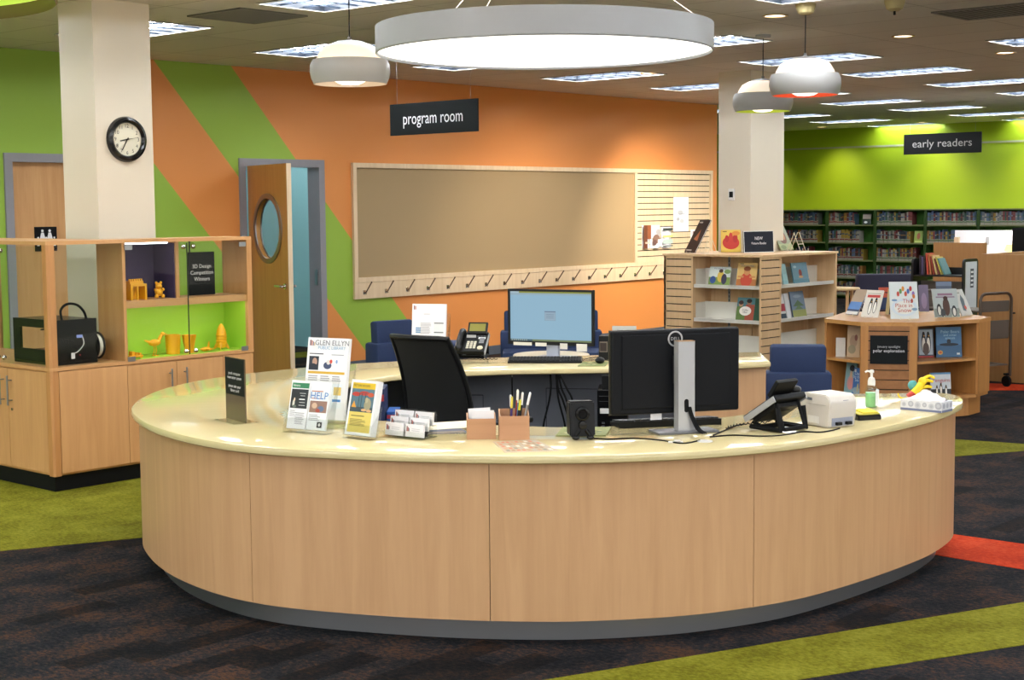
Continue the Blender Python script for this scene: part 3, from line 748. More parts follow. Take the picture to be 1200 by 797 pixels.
# panes
gx = pY(221, 350, CY0).x
for nm, a, c in (('glass_pane', (CX0 + .05, CY0 + .006, CC), (CXL - .01, CY0 + .012, CH - .022)), ('glass_door', (CXL + .005, CY0 + .001, CC + .004), (gx - .002, CY0 + .007, CH - .03)), ('glass_door', (gx + .002, CY0 + .001, CC + .004), (CX1 - .042, CY0 + .007, CH - .03)),
                 ('glass_pane', (CX0 + .01, CYL - .04, CC), (CX0 + .016, CYL - .5, CH - .022)), ('glass_door', (CX0 + .004, CY0 + .06, CC + .004), (CX0 + .010, 8.49, CH - .03)), ('glass_door', (CX0 + .004, 8.494, CC + .004), (CX0 + .010, CYL - .5, CH - .03)),
                 ('glass_pane', (CXL - .015, CY1 + .01, CC), (CXL - .010, CYL - .03, CH - .022)), ('glass_pane', (UP + .025, CY1 - .008, SZ), (CX1 - .02, CY1 - .003, CH - .022))):
    b = MB(); b.box(a, c); g = b.obj(nm, GLASS, t)
    if nm == 'glass_door':
        if abs(a[0] - c[0]) < .05:
            y = 8.46 if c[1] < 8.49 + .001 else 8.53
            for zz in (CH - .06, CC + .035):
                b = MB(); b.ball((CX0 - .006, y, zz), .015); b.obj('knob', CHROME, g, True)
        else:
            x = gx - .035 if a[0] < 5.5 else gx + .04
            for zz in (CH - .055, CC + .028):
                b = MB(); b.ball((x, CY0 - .008, zz), .016); b.obj('knob', CHROME, g, True)
            xe = CXL + .03 if a[0] < 5.5 else CX1 - .075
            for zz in (CH - .05, CC + .01):
                b = MB(); b.cbox((xe, CY0 - .001, zz), (.055, .004, .03)); b.obj('hinge', STEEL, g)
for x in (gx - .002, gx + .0005):
    b = MB(); b.box((x, CY0 + .0005, CC + .005), (x + .0015, CY0 + .0075, CH - .031)); b.obj('glass_edge', mat('glass_edge', '1f2a22', .3), t)
b = MB(); b.box((6.01, CY1 - .012, SZ + .13), (6.016, CY1 - .001, CH - .022)); b.obj('glass_seam', mat('seam', '39412c', .5), t)
# base fronts
b = MB(); b.box((CX0 + .055, CY0 + .002, .115), (CXL - .004, CY0 + .02, CC - .026)); b.obj('fixed_front', wood('maple_front', 'be8c5a', 'cb9a67'), t)
MF = _m['maple_front']
b = MB(); b.box((6.055, CY0 + .002, .115), (CX1 - .005, CY0 + .02, CC - .026)); b.obj('fixed_front', MF, t)
for x0, x1, hxp in ((CXL, 5.68, 5.625), (5.685, 6.05, 5.74)):
    b = MB(); b.box((x0, CY0 + .002, .115), (x1, CY0 + .02, CC - .03)); d = b.obj('door', MF, t)
    b = MB(); b.cyl((hxp, CY0 - .028, .50), (hxp, CY0 - .028, .685), .006); b.cyl((hxp, CY0 - .028, .53), (hxp, CY0 + .002, .53), .004); b.cyl((hxp, CY0 - .028, .655), (hxp, CY0 + .002, .655), .004); b.obj('handle', STEEL, d, True)
for y0, y1, hyp in ((CY0 + .06, 8.44, 8.40), (8.445, 8.95, 8.49)):
    b = MB(); b.box((CX0 + .002, y0, .115), (CX0 + .02, y1, CC - .03)); d = b.obj('door', MF, t)
    b = MB(); b.cyl((CX0 - .028, hyp, .50), (CX0 - .028, hyp, .685), .006); b.cyl((CX0 - .028, hyp, .53), (CX0 + .002, hyp, .53), .004); b.cyl((CX0 - .028, hyp, .655), (CX0 + .002, hyp, .655), .004); b.obj('handle', STEEL, d, True)
    if y0 < 8.1:
        b = MB(); b.lathe([(.009, -.006), (.009, .001)], None, 16, (CX0, 8.395, .475), 'x'); b.obj('lock', CHROME, d, True)

# 3d printer in the corner case
t = thing('desktop_printer', 'black boxy 3d printer behind the corner glass of the cabinet', '3d printer', (4.865, 8.03, CC + .0008))
pw, pd, ph = .295, .47, .275
GB = mat('gloss_black', '08090b', .22, spec=.3)
b = MB(); b.box((.02, 0, .02), (pw, .012, ph), None, .003); b.box((.02, pd - .012, .02), (pw, pd, .07)); b.box((.02, pd - .012, ph - .05), (pw, pd, ph - .013)); b.box((pw - .012, .012, .02), (pw, pd - .012, .09)); b.box((pw - .012, .012, ph - .05), (pw, pd - .012, ph - .013)); b.box((0.02, .012, ph - .012), (pw - .012, pd - .012, ph - .001)); b.box((.0, 0, 0), (pw, pd, .0199), None, .003); b.obj('housing', GB, t)
b = MB()   # front frame (faces -x) with window
for a, c in (((0, 0, .02), (.019, .075, ph)), ((0, pd - .075, .02), (.019, pd, ph)), ((0, .075, ph - .05), (.019, pd - .075, ph)), ((0, .075, .02), (.019, pd - .075, .09))): b.box(a, c)
b.obj('front_frame', BLACKM, t)
b = MB(); b.box((.03, .1, .07), (.25, .37, .078)); b.cyl((.15, .2, .0201), (.15, .2, .07), .02); b.obj('build_plate', mat('plate_orange', '9a4a2c', .5), t)
b = MB(); b.box((.12, .16, .16), (.2, .25, .21)); b.cyl((.03, .2, .21), (.28, .2, .21), .005); b.obj('print_head', BLACKP, t)
b = MB(); b.tube(crom([(.06, .01, ph), (.055, .01, ph + .06), (.10, .01, ph + .095), (.17, .01, ph + .085), (.22, .01, ph + .03), (.235, .012, ph - .06)], 6), .008, None, 10); b.obj('filament_tube', BLACKM, t, True)
b = MB(); b.cbox((.17, -.002, .17), (.04, .004, .018)); b.obj('badge', mat('badge_blue', '8a9adf', .4), t)
b = MB(); b.tube(crom([(.19, -.004, .165), (.195, -.006, .12), (.15, -.006, .075), (.11, -.004, .07)], 5), .0025, None, 6); b.obj('cable', PAPER, t)
b = MB(); b.lathe([(.004, -.003), (.004, 0)], ink('b8303a'), 10, (.17, -.001, .055), 'y'); b.box((.11, -.003, .035), (.135, 0, .07), PAPER); b.obj('sticker', None, t)
t = thing('filament_spool', 'spool of white filament on the right side of the printer', 'spool', (4.865 + pw + .0005, 8.095, CC + .10))
b = MB(); b.lathe([(.072, .008), (.072, .038)], None, 40, ax='x'); b.obj('filament', mat('filament_white', 'd6d2c4', .5), t, True)
b = MB(); b.lathe([(.085, 0.0), (.085, .007)], None, 40, ax='x'); b.lathe([(.085, .039), (.085, .046)], None, 40, ax='x'); b.obj('flange', BLACKP, t, True)

# cabinet contents
t = thing('tabletop_sign', 'black sign reading 3D Design Competition Winners inside the cabinet', 'sign', (px(236.5, 320, 8.12), 8.12, SZ + .0008), 0)
b = MB(); b.box((-.105, 0, 0), (.105, .006, .285)); b.obj('panel', SIGN, t)
for i, s in enumerate(('3D Design', 'Competition', 'Winners')): text(t, s, .036, 0, -.001, .19 - i * .042, PAPER)
def yel(name, label, cat, x, y, z, rz=0): return thing(name, label, cat, (x, y, z), rz, 0, '3d printed yellow models')
t = yel('castle_model', 'yellow 3d printed building with battlements on the purple shelf', 'model', px(158, 340, 8.06), 8.06, SZ + .0008)
b = MB(); b.box((-.055, -.04, 0), (-.042, .04, .085)); b.box((.05, -.04, 0), (.063, .04, .085)); b.box((-.042, .03, 0), (.05, .04, .085)); b.box((-.01, -.04, 0), (.0, -.03, .085)); b.obj('walls', YELLOWP, t)
b = MB(); b.box((-.055, -.04, .085), (.063, .04, .10)); b.box((-.055, -.03, .10), (.045, .03, .118)); b.obj('deck', YELLOWP, t)
b = MB()
for i in range(6): b.cbox((-.05 + i * .017, -.02, .125), (.010, .012, .014))
b.obj('battlement', YELLOWP, t)
t = yel('bear_model', 'yellow 3d printed bear figure on the purple shelf', 'model', px(186, 340, 8.06), 8.06, SZ + .0008)
b = MB(); b.ball((0, 0, .038), .026); b.ball((0, 0, .078), .021)
for s in (-1, 1): b.ball((s * .024, -.01, .0135), .013); b.ball((s * .028, -.006, .055), .011); b.ball((s * .017, 0, .099), .009)
b.ball((0, -.02, .073), .009); b.obj('body', YELLOWP, t, True)
G0 = CC + .0038
t = yel('bird_model', 'yellow 3d printed bird on thin legs in the green case', 'model', px(181, 400, 8.05), 8.05, G0)
b = MB(); b.ball((0, 0, .085), .03, None, 16, 10, (1.5, .7, .75)); b.tube([(.03, 0, .095), (.05, 0, .125), (.06, 0, .135)], .012, None, 8, r2=.010); b.ball((.063, 0, .137), .014); b.tube([(.078, 0, .138), (.099, 0, .134)], .006, None, 8, r2=.001); b.tube([(-.035, 0, .09), (-.075, 0, .105)], .012, None, 8, r2=.003); b.obj('body', YELLOWP, t, True)
b = MB()
for s in (-1, 1): b.tube([(.0, s * .01, .065), (.006, s * .012, .035), (-.004, s * .012, .005)], .003); b.cbox((.004, s * .012, .003), (.03, .012, .006))
b.obj('leg', YELLOWP, t)
t = yel('cup_model', 'plain yellow 3d printed cup in the green case', 'model', px(202.5, 400, 8.07), 8.07, G0)
b = MB(); b.lathe([(.044, 0), (.047, .05), (.05, .125), (.046, .125), (.042, .01)], None, 32, cap=True); b.obj('body', YELLOWP, t, True)
t = yel('vase_model', 'flared yellow 3d printed vase right of the cup', 'model', px(221.5, 400, 8.04), 8.04, G0)
b = MB()
b.prism([(-.02, -.028), (.02, -.028), (.034, .0), (.02, .028), (-.02, .028), (-.034, .0)], 0, .004)
n = 6; lo = [(math.cos(2 * PI * i / n) * .028, math.sin(2 * PI * i / n) * .028) for i in range(n)]; tw = .25
for i in range(n):
    j = (i + 1) % n
    hi = [(1.75 * (p[0] * math.cos(tw) - p[1] * math.sin(tw)), 1.75 * (p[0] * math.sin(tw) + p[1] * math.cos(tw))) for p in lo]
    b.poly([lo[i] + (.004,), lo[j] + (.004,), hi[j] + (.118,), hi[i] + (.118,)]); b.poly([tuple(.92 * q for q in lo[i]) + (.006,), tuple(.92 * q for q in lo[j]) + (.006,), tuple(.92 * q for q in hi[j]) + (.118,), tuple(.92 * q for q in hi[i]) + (.118,)])
b.obj('body', YELLOWP, t)
t = yel('plane_model', 'small yellow 3d printed aeroplane left of the rocket', 'model', px(241, 405, 8.03), 8.03, G0)
b = MB(); b.ball((0, 0, .016), .014, None, 12, 8, (3, 1, 1)); b.box((-.01, -.05, .012), (.015, .05, .017)); b.yprism([(.012, .02), (.03, .02), (.03, .065), (.024, .065)], -.003, .003); b.box((.035, -.02, .013), (.06, .02, .017)); b.obj('body', YELLOWP, t, True)
t = yel('rocket_model', 'yellow 3d printed rocket with fins at the right of the green case', 'model', px(259.5, 400, 8.08), 8.08, G0)
b = MB(); b.lathe([(.03, .012), (.034, .03), (.034, .10), (.03, .125), (.02, .15), (.008, .168), (.001, .172)], None, 28)
for z in (.035, .055, .075, .095): b.lathe([(.034, z - .004), (.039, z), (.034, z + .004)], None, 28, cap=False)
b.obj('body', YELLOWP, t, True)
b = MB()
for k in range(4):
    a = PI / 4 + k * PI / 2; M0 = b.M; b.M = Matrix.Rotation(a, 4, 'Z'); b.yprism([(.028, .012), (.05, 0), (.052, .012), (.033, .05)], -.003, .003); b.M = M0
b.obj('fin', YELLOWP, t)
t = yel('truck_model', 'low yellow 3d printed vehicle at the left of the green case', 'model', px(157.5, 410, 8.02), 8.02, G0)
b = MB(); b.box((-.05, -.022, .008), (.05, .022, .02), None, .002); b.box((-.03, -.018, .02), (-.012, .018, .045)); b.box((.0, -.018, .02), (.012, .018, .038)); b.box((.028, -.018, .02), (.04, .018, .033)); b.obj('body', YELLOWP, t)
b = MB()
for x in (-.032, .032):
    for y in (-.028, .022): b.lathe([(.01, y), (.01, y + .006)], None, 14, (x, 0, .01), 'y')
b.obj('wheel', YELLOWP, t, True)

# ================================================================ the round service desk
DZ = .75
_O = [(2.10, 7.405), (2.165, 7.37), (2.192, 7.29), (2.18, 7.17), (2.13, 7.02), (2.04, 6.85), (1.9, 6.64), (1.70, 6.41), (1.46, 6.165), (1.15, 5.90), (.79, 5.72), (.5, 5.642), (.16, 5.608), (-.22, 5.645), (-.53, 5.715), (-.84, 5.815), (-1.05, 5.915), (-1.25, 6.07), (-1.45, 6.30), (-1.61, 6.55), (-1.74, 6.83), (-1.83, 7.1), (-1.872, 7.4), (-1.872, 7.66), (-1.83, 7.95), (-1.72, 8.26), (-1.55, 8.53), (-1.30, 8.80), (-1.0, 9.03), (-.6, 9.22), (-.1, 9.35), (.5, 9.44), (1.1, 9.51), (1.60, 9.56)]
_I = [(1.56, 8.965), (1.40, 8.89), (1.0, 8.77), (.57, 8.70), (.2, 8.68), (0, 8.665), (-.33, 8.58), (-.63, 8.435), (-.75, 8.29), (-.895, 8.07), (-.985, 7.78), (-1.02, 7.45), (-.985, 7.12), (-.85, 6.84), (-.62, 6.61), (-.19, 6.465), (.07, 6.385), (.2, 6.35), (.45, 6.37), (.86, 6.565), (1.08, 6.72), (1.30, 6.97), (1.46, 7.385)]
Oc = crom([cw(*p) for p in _O], 6); Ic = crom([cw(*p) for p in _I], 5)
for _ in range(3):
    Oc = [Oc[0]] + [(Oc[i - 1] + Oc[i] * 2 + Oc[i + 1]) / 4 for i in range(1, len(Oc) - 1)] + [Oc[-1]]
desk = thing('service_desk', 'large round maple library desk with cream stone top and steel base', 'service desk', (0, 0, 0))
b = MB()
ring = Oc + Ic
def loop(inset, z):
    n = len(ring); out = []
    for i in range(n):
        tt = ring[(i + 1) % n] - ring[i - 1]; tt = Vector((tt.x, tt.y)).normalized()
        out.append(b.v((ring[i].x - tt.y * inset * sgn, ring[i].y + tt.x * inset * sgn, z)))
    return out
area = sum(ring[i - 1].x * ring[i].y - ring[i].x * ring[i - 1].y for i in range(len(ring)))
sgn = 1 if area > 0 else -1
rr = [loop(.010, DZ - .036), loop(.001, DZ - .030), loop(0, DZ - .022), loop(0, DZ - .012), loop(.003, DZ - .004), loop(.011, DZ)]
n = len(ring)
for k in range(5):
    for i in range(n): b.f([rr[k][i], rr[k][(i + 1) % n], rr[k + 1][(i + 1) % n], rr[k + 1][i]])
for fc in (b.f(rr[5]), b.f(rr[0][::-1])):
    bmesh.ops.triangulate(b.bm, faces=[fc])
b.obj('countertop', QUARTZ, desk, True)
# curved fronts (the outside runs clockwise seen from above, so the inside is to the right)
ins = -sgn * -1
def oin(d): return off(Oc, d * sgn)
P1, P2 = oin(.035), oin(.06)
def pxof(p, z=.5):
    q = Vector((p.x, p.y, z)) - C0; zz = q.dot(fwd)
    return 600 + F * q.dot(c_r) / zz, zz
cuts = [0]; last = None
for i in range(1, len(P1) - 2):
    a = pxof(P1[i])[0]; a2 = pxof(P1[i + 1])[0]
    frontside = (P1[i] - cw(.16, 5.6)).length < 3 and pxof(P1[i])[1] < 7.3
    for tgt in (868.5, 557, 289):
        if frontside and (a - tgt) * (a2 - tgt) <= 0: cuts.append(i)
cuts += [int(len(P1) * .70), int(len(P1) * .86), len(P1) - 1]
FRONT = wood('desk_maple', 'b98f66', 'c79d73', 'z', .38, .8)
for a, c in zip(cuts[:-1], cuts[1:]):
    A_, B2 = P1[a:c + 1], P2[a:c + 1]
    A_ = A_[:]
    if a: # leave a hairline joint between neighbouring panels
        A_[0] = A_[0] + (A_[1] - A_[0]).normalized() * .003; B2[0] = B2[0] + (B2[1] - B2[0]).normalized() * .003
    b = MB(); ribbon(b, A_, B2, .095, DZ - .040); b.obj('front_panel', FRONT, desk, True)
b = MB(); ribbon(b, oin(.0605), oin(.075), .095, DZ - .0365); b.obj('inner_lining', DGREY, desk, True)
rear = [p for p in crom([cw(*p) for p in ((1.03, 9.09), (.8, 9.03), (.57, 9.0), (.2, 8.97), (0, 8.95), (-.40, 8.86))], 5)]
b = MB(); ribbon(b, rear, off(rear, -.014), .02, DZ - .0365); b.obj('modesty_panel', DGREY, desk, True)
b = MB(); ribbon(b, oin(.115), oin(.135), 0, .094); b.obj('toe_kick', mat('toe_steel', 'a9acb2', .30, .9), desk, True)
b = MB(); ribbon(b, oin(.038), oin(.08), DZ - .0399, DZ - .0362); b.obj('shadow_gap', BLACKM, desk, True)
# closing panels at the two ends, dividers under the counter
def endpanel(p, q, m=FRONT):
    d = (q - p).normalized(); nn = Vector((-d.y, d.x, 0)) * .014
    b = MB(); b.prism([p + nn, q + nn, q - nn, p - nn], .0, DZ - .0365); return b.obj('end_panel', m, desk)
b = MB(); b.prism([cw(*p) for p in ((1.06, 8.835), (1.535, 8.985), (1.57, 9.49), (1.04, 9.44))], 0, DZ - .0365); b.obj('end_cabinet', FRONT, desk)
endpanel(cw(2.06, 7.36), cw(1.50, 7.36), DGREY)
for a, c in (((-1.70, 7.62), (-1.18, 7.6)), ((-1.20, 8.68), (-.86, 8.34)), ((-.56, 9.02), (-.46, 8.60)), ((-.98, 6.16), (-.76, 6.62)), ((.86, 6.02), (.78, 6.44))): endpanel(cw(*a), cw(*c), DGREY)
b = MB(); b.prism([cw(*p) for p in ((-1.20, 8.66), (-1.72, 7.85), (-1.12, 7.68), (-.86, 8.28))], .40, .42); b.obj('book_shelf', DGREY, desk)
b = MB()   # bracket under the rear counter
q = pz(600, 442, DZ - .0365); M = Matrix.Translation((q.x, q.y, 0)) @ Matrix.Rotation(CAMZ, 4, 'Z')
b.M = M; b.xprism([(0, DZ - .037), (0, DZ - .05), (.22, DZ - .20), (.235, DZ - .20), (.235, DZ - .037)], -.004, .004); b.obj('bracket', BLACKM, desk)
b = MB()   # access panels cut into the grey lining: raised edge strips
for (l, r_, top) in (((540, 463), (566, 463), .56), ((640, 455), (700, 456), .58)):
    pl, pr = dep(*l, 8.92), dep(*r_, 8.92)
    dd = (pr - pl)
    for p0, p1 in ((pl, pr), (pr if l[0] < 600 else pl, Vector(((pr if l[0] < 600 else pl).x, (pr if l[0] < 600 else pl).y, .15)))):
        b.tube([p0, p1], .002, None, 4)
b.obj('access_panel_edge', BLACKM, desk)

# ================================================================ books and printed sheets: builders
def leaf_stack(name, label, cat, loc, rz, tilt, w, h, th, items, base='e4e4e6', words=(), group=None):
    t = thing(name, label, cat, loc, rz, tilt, group)
    b = MB(); b.box((-w / 2, 0, 0), (w / 2, th, h)); b.obj('sheet_stack', mat('sheet_' + base, base, .6), t)
    if items: art(t, items, -w / 2, 0, w, h, -.0002)
    for s, sz, x, z, col in words: text(t, s, sz, x * w - w / 2, -.0022, z * h, ink(col))
    return t
def book(label, loc, rz, tilt, w, h, th, items, base, words=(), pages=True, group=None, spin=0):
    t = thing('picture_book', label, 'book', loc, rz, tilt, group)
    cm = ink(base, .4)
    b = MB(); b.box((-w / 2, 0, 0), (w / 2, .0025, h)); b.box((-w / 2, th - .0025, 0), (w / 2, th, h)); b.box((-w / 2, .0025, 0), (-w / 2 + .003, th - .0025, h)); b.obj('cover', cm, t)
    b = MB(); b.box((-w / 2 + .003, .0026, .003), (w / 2 - .004, th - .0026, h - .003)); b.obj('pages', PAPER, t)
    if items: art(t, items, -w / 2, 0, w, h, -.0002)
    for wd in words:
        s, sz, x, z, col = wd[:5]
        text(t, s, sz, x * w - w / 2, -.0026, z * h, ink(col), sx=wd[5] if len(wd) > 5 else 1)
    return t
def penguin(cx, cy, s, asp=1.0):
    X = s * asp
    return [('e', cx, cy, .5 * X, s, '1a1d22'), ('e', cx, cy - .15 * s, .34 * X, .76 * s, 'e9e6dc'), ('e', cx, cy + .85 * s, .3 * X, .32 * s, '15181c'), ('e', cx + .12 * X, cy + .74 * s, .1 * X, .08 * s, 'dd9a33')]

# ================================================================ on the front counter
# slim sign stand
loc, rz, w = span((267, 491.5), (287, 496.7), DZ)
t = thing('sign_stand', 'slim black sign on a clear stand at the left of the desk', 'sign stand', loc, rz)
w = .20
b = MB(); b.box((-w / 2 - .005, -.06, 0), (w / 2 + .005, .06, .004), None, .001); b.obj('base', CLEAR, t)
b = MB(); b.box((-w / 2, -.002, .0045), (w / 2, .004, .285)); b.obj('panel', mat('bronze_acrylic', '6b5d4a', .1, .3), t)
b = MB(); b.box((-w / 2 + .003, -.0035, .12), (w / 2 - .003, -.0021, .282)); b.obj('poster', SIGN, t)
for i, s in enumerate(('youth computer', 'reservation system', '', 'please take your', 'library card')):
    if s: text(t, s, .019, 0, -.0042, .215 - i * .019, PAPER)

def lift(d, tilt): return Vector((0, 0, d * math.sin(-tilt) + .0036))
def pocket_holder(label, loc, rz, w, h, d, tilt, front=.55, name='brochure_holder', cat='brochure holder', group=None):
    t = thing(name, label, cat, loc, rz, tilt, group)
    b = MB(); b.box((-w / 2, d, 0), (w / 2, d + .003, h)); b.obj('back_panel', CLEAR, t)
    b = MB(); b.box((-w / 2, -.003, 0), (w / 2, 0, h * front)); b.obj('front_panel', CLEAR, t)
    zl = lambda y: (y * math.sin(-tilt) - d * math.sin(-tilt) - .003 * math.cos(tilt)) / math.cos(tilt)
    b = MB(); b.xprism([(-.003, -.0002), (-.003, zl(-.003)), (d, zl(d)), (d, -.0002)], -w / 2, w / 2); b.obj('base', CLEAR, t)
    for s in (-1, 1):
        b = MB(); b.xprism([(0, 0), (d, 0), (d, h * .95), (0, h * front)], s * w / 2 - .0015, s * w / 2 + .0015); b.obj('side', CLEAR, t)
    return t
TL = -rad(14)
def tilted(loc, rz, tilt, dx, dy, dz):   # a point in a leaning thing's own frame -> world
    return Vector(loc) + (Matrix.Rotation(rz, 3, 'Z') @ Matrix.Rotation(tilt, 3, 'X') @ Vector((dx, dy, dz)))
NEWS = [('r', .05, .9, .03, .07, '6a2f3a'), ('r', .09, .9, .025, .06, 'b0553c'), ('r', .125, .9, .02, .05, '54607c'), ('r', .155, .9, .02, .04, 'c9a45a')]
loc, rz, w = span((352, 494), (403, 497.5), DZ)
TT = -rad(10); loc = loc + lift(.06, TT)
pocket_holder('tall clear holder with the library newsletters, back of the group of three', loc, rz, .235, .26, .06, TT, .30)
leaf_stack('newsletter_stack', 'stack of library newsletters headed GLEN ELLYN in the tall clear holder', 'newsletters', tilted(loc, rz, TT, 0, .004, .003), rz, TT, .215, .36, .022,
           NEWS + [('r', .06, .795, .34, .012, '4a4e58'), ('r', .6, .79, .3, .008, '8a8e98'), ('r', .05, .6, .9, .17, 'ecebee'), ('r', .06, .6, .24, .17, '232a38'), ('e', .2, .7, .06, .05, 'b08a78'), ('e', .17, .64, .1, .04, '1a2030'), ('e', .52, .66, .1, .045, '3a4668'), ('e', .54, .7, .05, .03, 'd8d4d0'), ('e', .6, .71, .035, .025, 'cc4a3c'), ('e', .74, .71, .025, .025, '7f9fd0'), ('r', .05, .555, .9, .03, 'd2a83a'), ('r', .55, .14, .37, .3, 'dfe6ee'), ('r', .72, .3, .18, .1, 'd6b968'), ('r', .7, .22, .2, .03, '3f7fc0')]
           + lines(.07, .52, .25, 4, .025) + lines(.37, .52, .25, 4, .025) + lines(.66, .52, .22, 3, .025) + lines(.07, .4, .4, 9, .03),
           'e6e6ea', (('GLEN ELLYN', .032, .60, .935, '6e7078'), ('PUBLIC LIBRARY', .020, .60, .875, '7fa8c8')))
loc, rz, w = span((330, 506), (384, 510.5), DZ); loc = loc + lift(.05, TL)
pocket_holder('wide clear double pocket brochure holder at the front of the group', loc, rz, .222, .225, .05, TL, .22)
leaf_stack('flyer_stack', 'stack of green and black flyers in the left pocket of the wide holder', 'flyers', tilted(loc, rz, TL, -.050, .004, .003), rz, TL, .098, .205, .012,
           [('r', .05, .84, .9, .11, '2c7a52'), ('r', .05, .42, .9, .40, '1b2024'), ('e', .22, .52, .06, .08, 'c9c8bc'), ('e', .28, .46, .1, .03, '59635a'), ('e', .25, .6, .04, .04, 'd8c0a8'), ('r', .5, .73, .32, .01, 'c8c8c8'), ('r', .55, .68, .25, .01, 'c8c8c8'), ('r', .5, .6, .3, .02, 'f0f0f0'), ('r', .52, .54, .3, .01, 'c8c8c8'), ('r', .5, .48, .34, .01, 'c8c8c8')] + lines(.08, .36, .35, 4, .035, '8a8a92') + lines(.4, .32, .5, 8, .032, '8a8a92'), 'e4e4e8', (('library', .014, .3, .895, 'dfe8e2'),))
leaf_stack('flyer_stack', 'stack of blue lettered flyers in the right pocket of the wide holder', 'flyers', tilted(loc, rz, TL, .053, .004, .003), rz, TL, .098, .205, .012,
           [('r', .05, .36, .9, .24, '8f6f62'), ('e', .3, .5, .14, .06, 'c8a890'), ('e', .65, .44, .16, .06, '5a6d8c'), ('e', .5, .4, .12, .04, 'a04a3c'), ('r', .08, .79, .6, .018, 'c06a4a'), ('r', .1, .64, .55, .015, 'c06a4a'), ('r', .55, .05, .26, .12, '1e2226'), ('e', .68, .11, .06, .035, 'e6e6e6')] + lines(.08, .3, .6, 4, .035, '8a8a92'), 'e6e9ee', (('HELP', .042, .5, .70, '4a82c4'),))
loc, rz, w = span((400, 513), (436, 517), DZ); loc = loc + lift(.045, TL)
pocket_holder('small clear holder of yellow picture book flyers right of the wide one', loc, rz, .15, .13, .045, TL, .35)
leaf_stack('flyer_stack', 'stack of yellow picture book flyers in the small clear holder', 'flyers', tilted(loc, rz, TL, 0, .004, .003), rz, TL, .142, .228, .034,
           [('r', .07, .05, .86, .90, 'd9c566'), ('r', .07, .84, .86, .11, 'd9b726'), ('r', .07, .42, .86, .42, '4f7080'), ('r', .07, .42, .86, .09, '3a4a52'), ('e', .25, .74, .16, .04, 'b8392e'), ('e', .55, .76, .2, .04, 'a83a34'), ('e', .8, .74, .12, .04, 'c0502e'), ('e', .72, .56, .13, .12, '9a9478'), ('e', .66, .64, .07, .05, 'b0a888'), ('e', .6, .46, .1, .025, 'd6a878'), ('e', .8, .45, .1, .025, 'd6a878'), ('p', [(.12, .5), (.3, .5), (.2, .62)], 'd8982e'), ('r', .36, .5, .02, .26, '2c3c40'), ('r', .46, .5, .02, .26, '2c3c40'), ('r', .6, .6, .02, .18, '2c3c40'), ('r', .16, .34, .5, .016, '6a6034')] + lines(.14, .28, .6, 6, .022, '9a8c48'),
           'e2e4e8', (('PICTURE BOOKS', .012, .42, .895, '4a4018'),))
# business cards in a six pocket stand
loc, rz, w = span((447, 512), (497, 517), DZ); loc = loc + Vector((0, 0, .003))
t = thing('card_stand', 'clear stepped stand with six stacks of white business cards', 'card stand', loc, rz)
b = MB(); b.box((-.105, -.01, 0), (.105, .10, .003)); b.obj('base', CLEAR, t)
for k in range(3):
    y, z = .005 + k * .032, .004 + k * .022
    b = MB(); b.box((-.105, y, .003), (.105, y + .002, z + .024)); b.box((-.105, y + .024, .003), (.105, y + .026, z + .06)); b.box((-.105, y + .002, z - .0005), (.105, y + .024, z + .0008)); b.obj('tier', CLEAR, t)
rown = ['front', 'middle', 'back']
for k in range(3):
    for s, sn in ((-1, 'left'), (1, 'right')):
        cl = Vector(loc) + Matrix.Rotation(rz, 3, 'Z') @ Vector((s * .052, .0085 + k * .032, .0072 + k * .022))
        leaf_stack('business_cards', '%s stack of business cards in the %s row of the clear stand' % (sn, rown[k]), 'business cards', cl, rz, -rad(8), .092, .052, .010,
                   [('r', .06, .42, .05, .42, '6a2f3a'), ('r', .12, .42, .05, .34, 'b0553c'), ('r', .18, .42, .05, .26, '54607c')] + lines(.36, .62, .5, 2, .14, 'a2a2aa', .03), 'e2dfe2', group='business cards in the clear stand')
# papers lying behind the cards
l2 = pz(527, 499, DZ); t = thing('paper_sheet', 'pale sheet of paper lying behind the business cards', 'paper', (l2.x, l2.y, DZ + .0021), CAMZ + .35)
b = MB(); b.box((-.14, -.10, 0), (.14, .10, .001)); b.obj('sheet', mat('sheet_cream', 'e2d6bc', .7), t)
t = thing('booklet', 'dark blue booklet half under the pale paper sheet', 'booklet', (pz(516, 505, DZ).x, pz(516, 505, DZ).y, DZ + .0002), CAMZ + .25)
b = MB(); b.box((-.10, -.085, 0), (.10, .06, .0012)); b.obj('cover', ink('4a5264'), t)
b = MB(); b.box((-.09, -.08, .0012), (.09, -.03, .0016)); b.obj('print', ink('7a6a5a'), t)
# wooden boxes
BOXM = wood('box_wood', 'ad7f5c', 'ba8c68', 'x', .5)
def open_box(label, l, r_, w, d, h, hb):
    L = pz(*l, DZ); R = pz(*r_, DZ); loc = (L + R) / 2; rz = CAMZ + .05
    t = thing('wooden_box', label, 'box', (loc.x, loc.y, DZ), rz); th = .005
    b = MB(); b.box((-w / 2, 0, 0), (w / 2, th, h)); b.obj('front', BOXM, t)
    b = MB(); b.box((-w / 2, d - th, 0), (w / 2, d, hb)); b.obj('back', BOXM, t)
    for s in (-1, 1):
        b = MB(); x = s * (w / 2 - th / 2); b.xprism([(th, 0), (d - th, 0), (d - th, hb), (th, h)], x - th / 2, x + th / 2); b.obj('side', BOXM, t)
    b = MB(); b.box((-w / 2 + th, th, .0), (w / 2 - th, d - th, .004)); b.obj('bottom', BOXM, t)
    return t, loc, rz
t1, l1, z1 = open_box('small wooden box holding white note cards', (547.5, 515), (581, 515), .118, .075, .084, .100)
t2, l2, z2 = open_box('wooden box holding pens, right of the note card box', (586, 516), (620, 516), .122, .090, .098, .118)
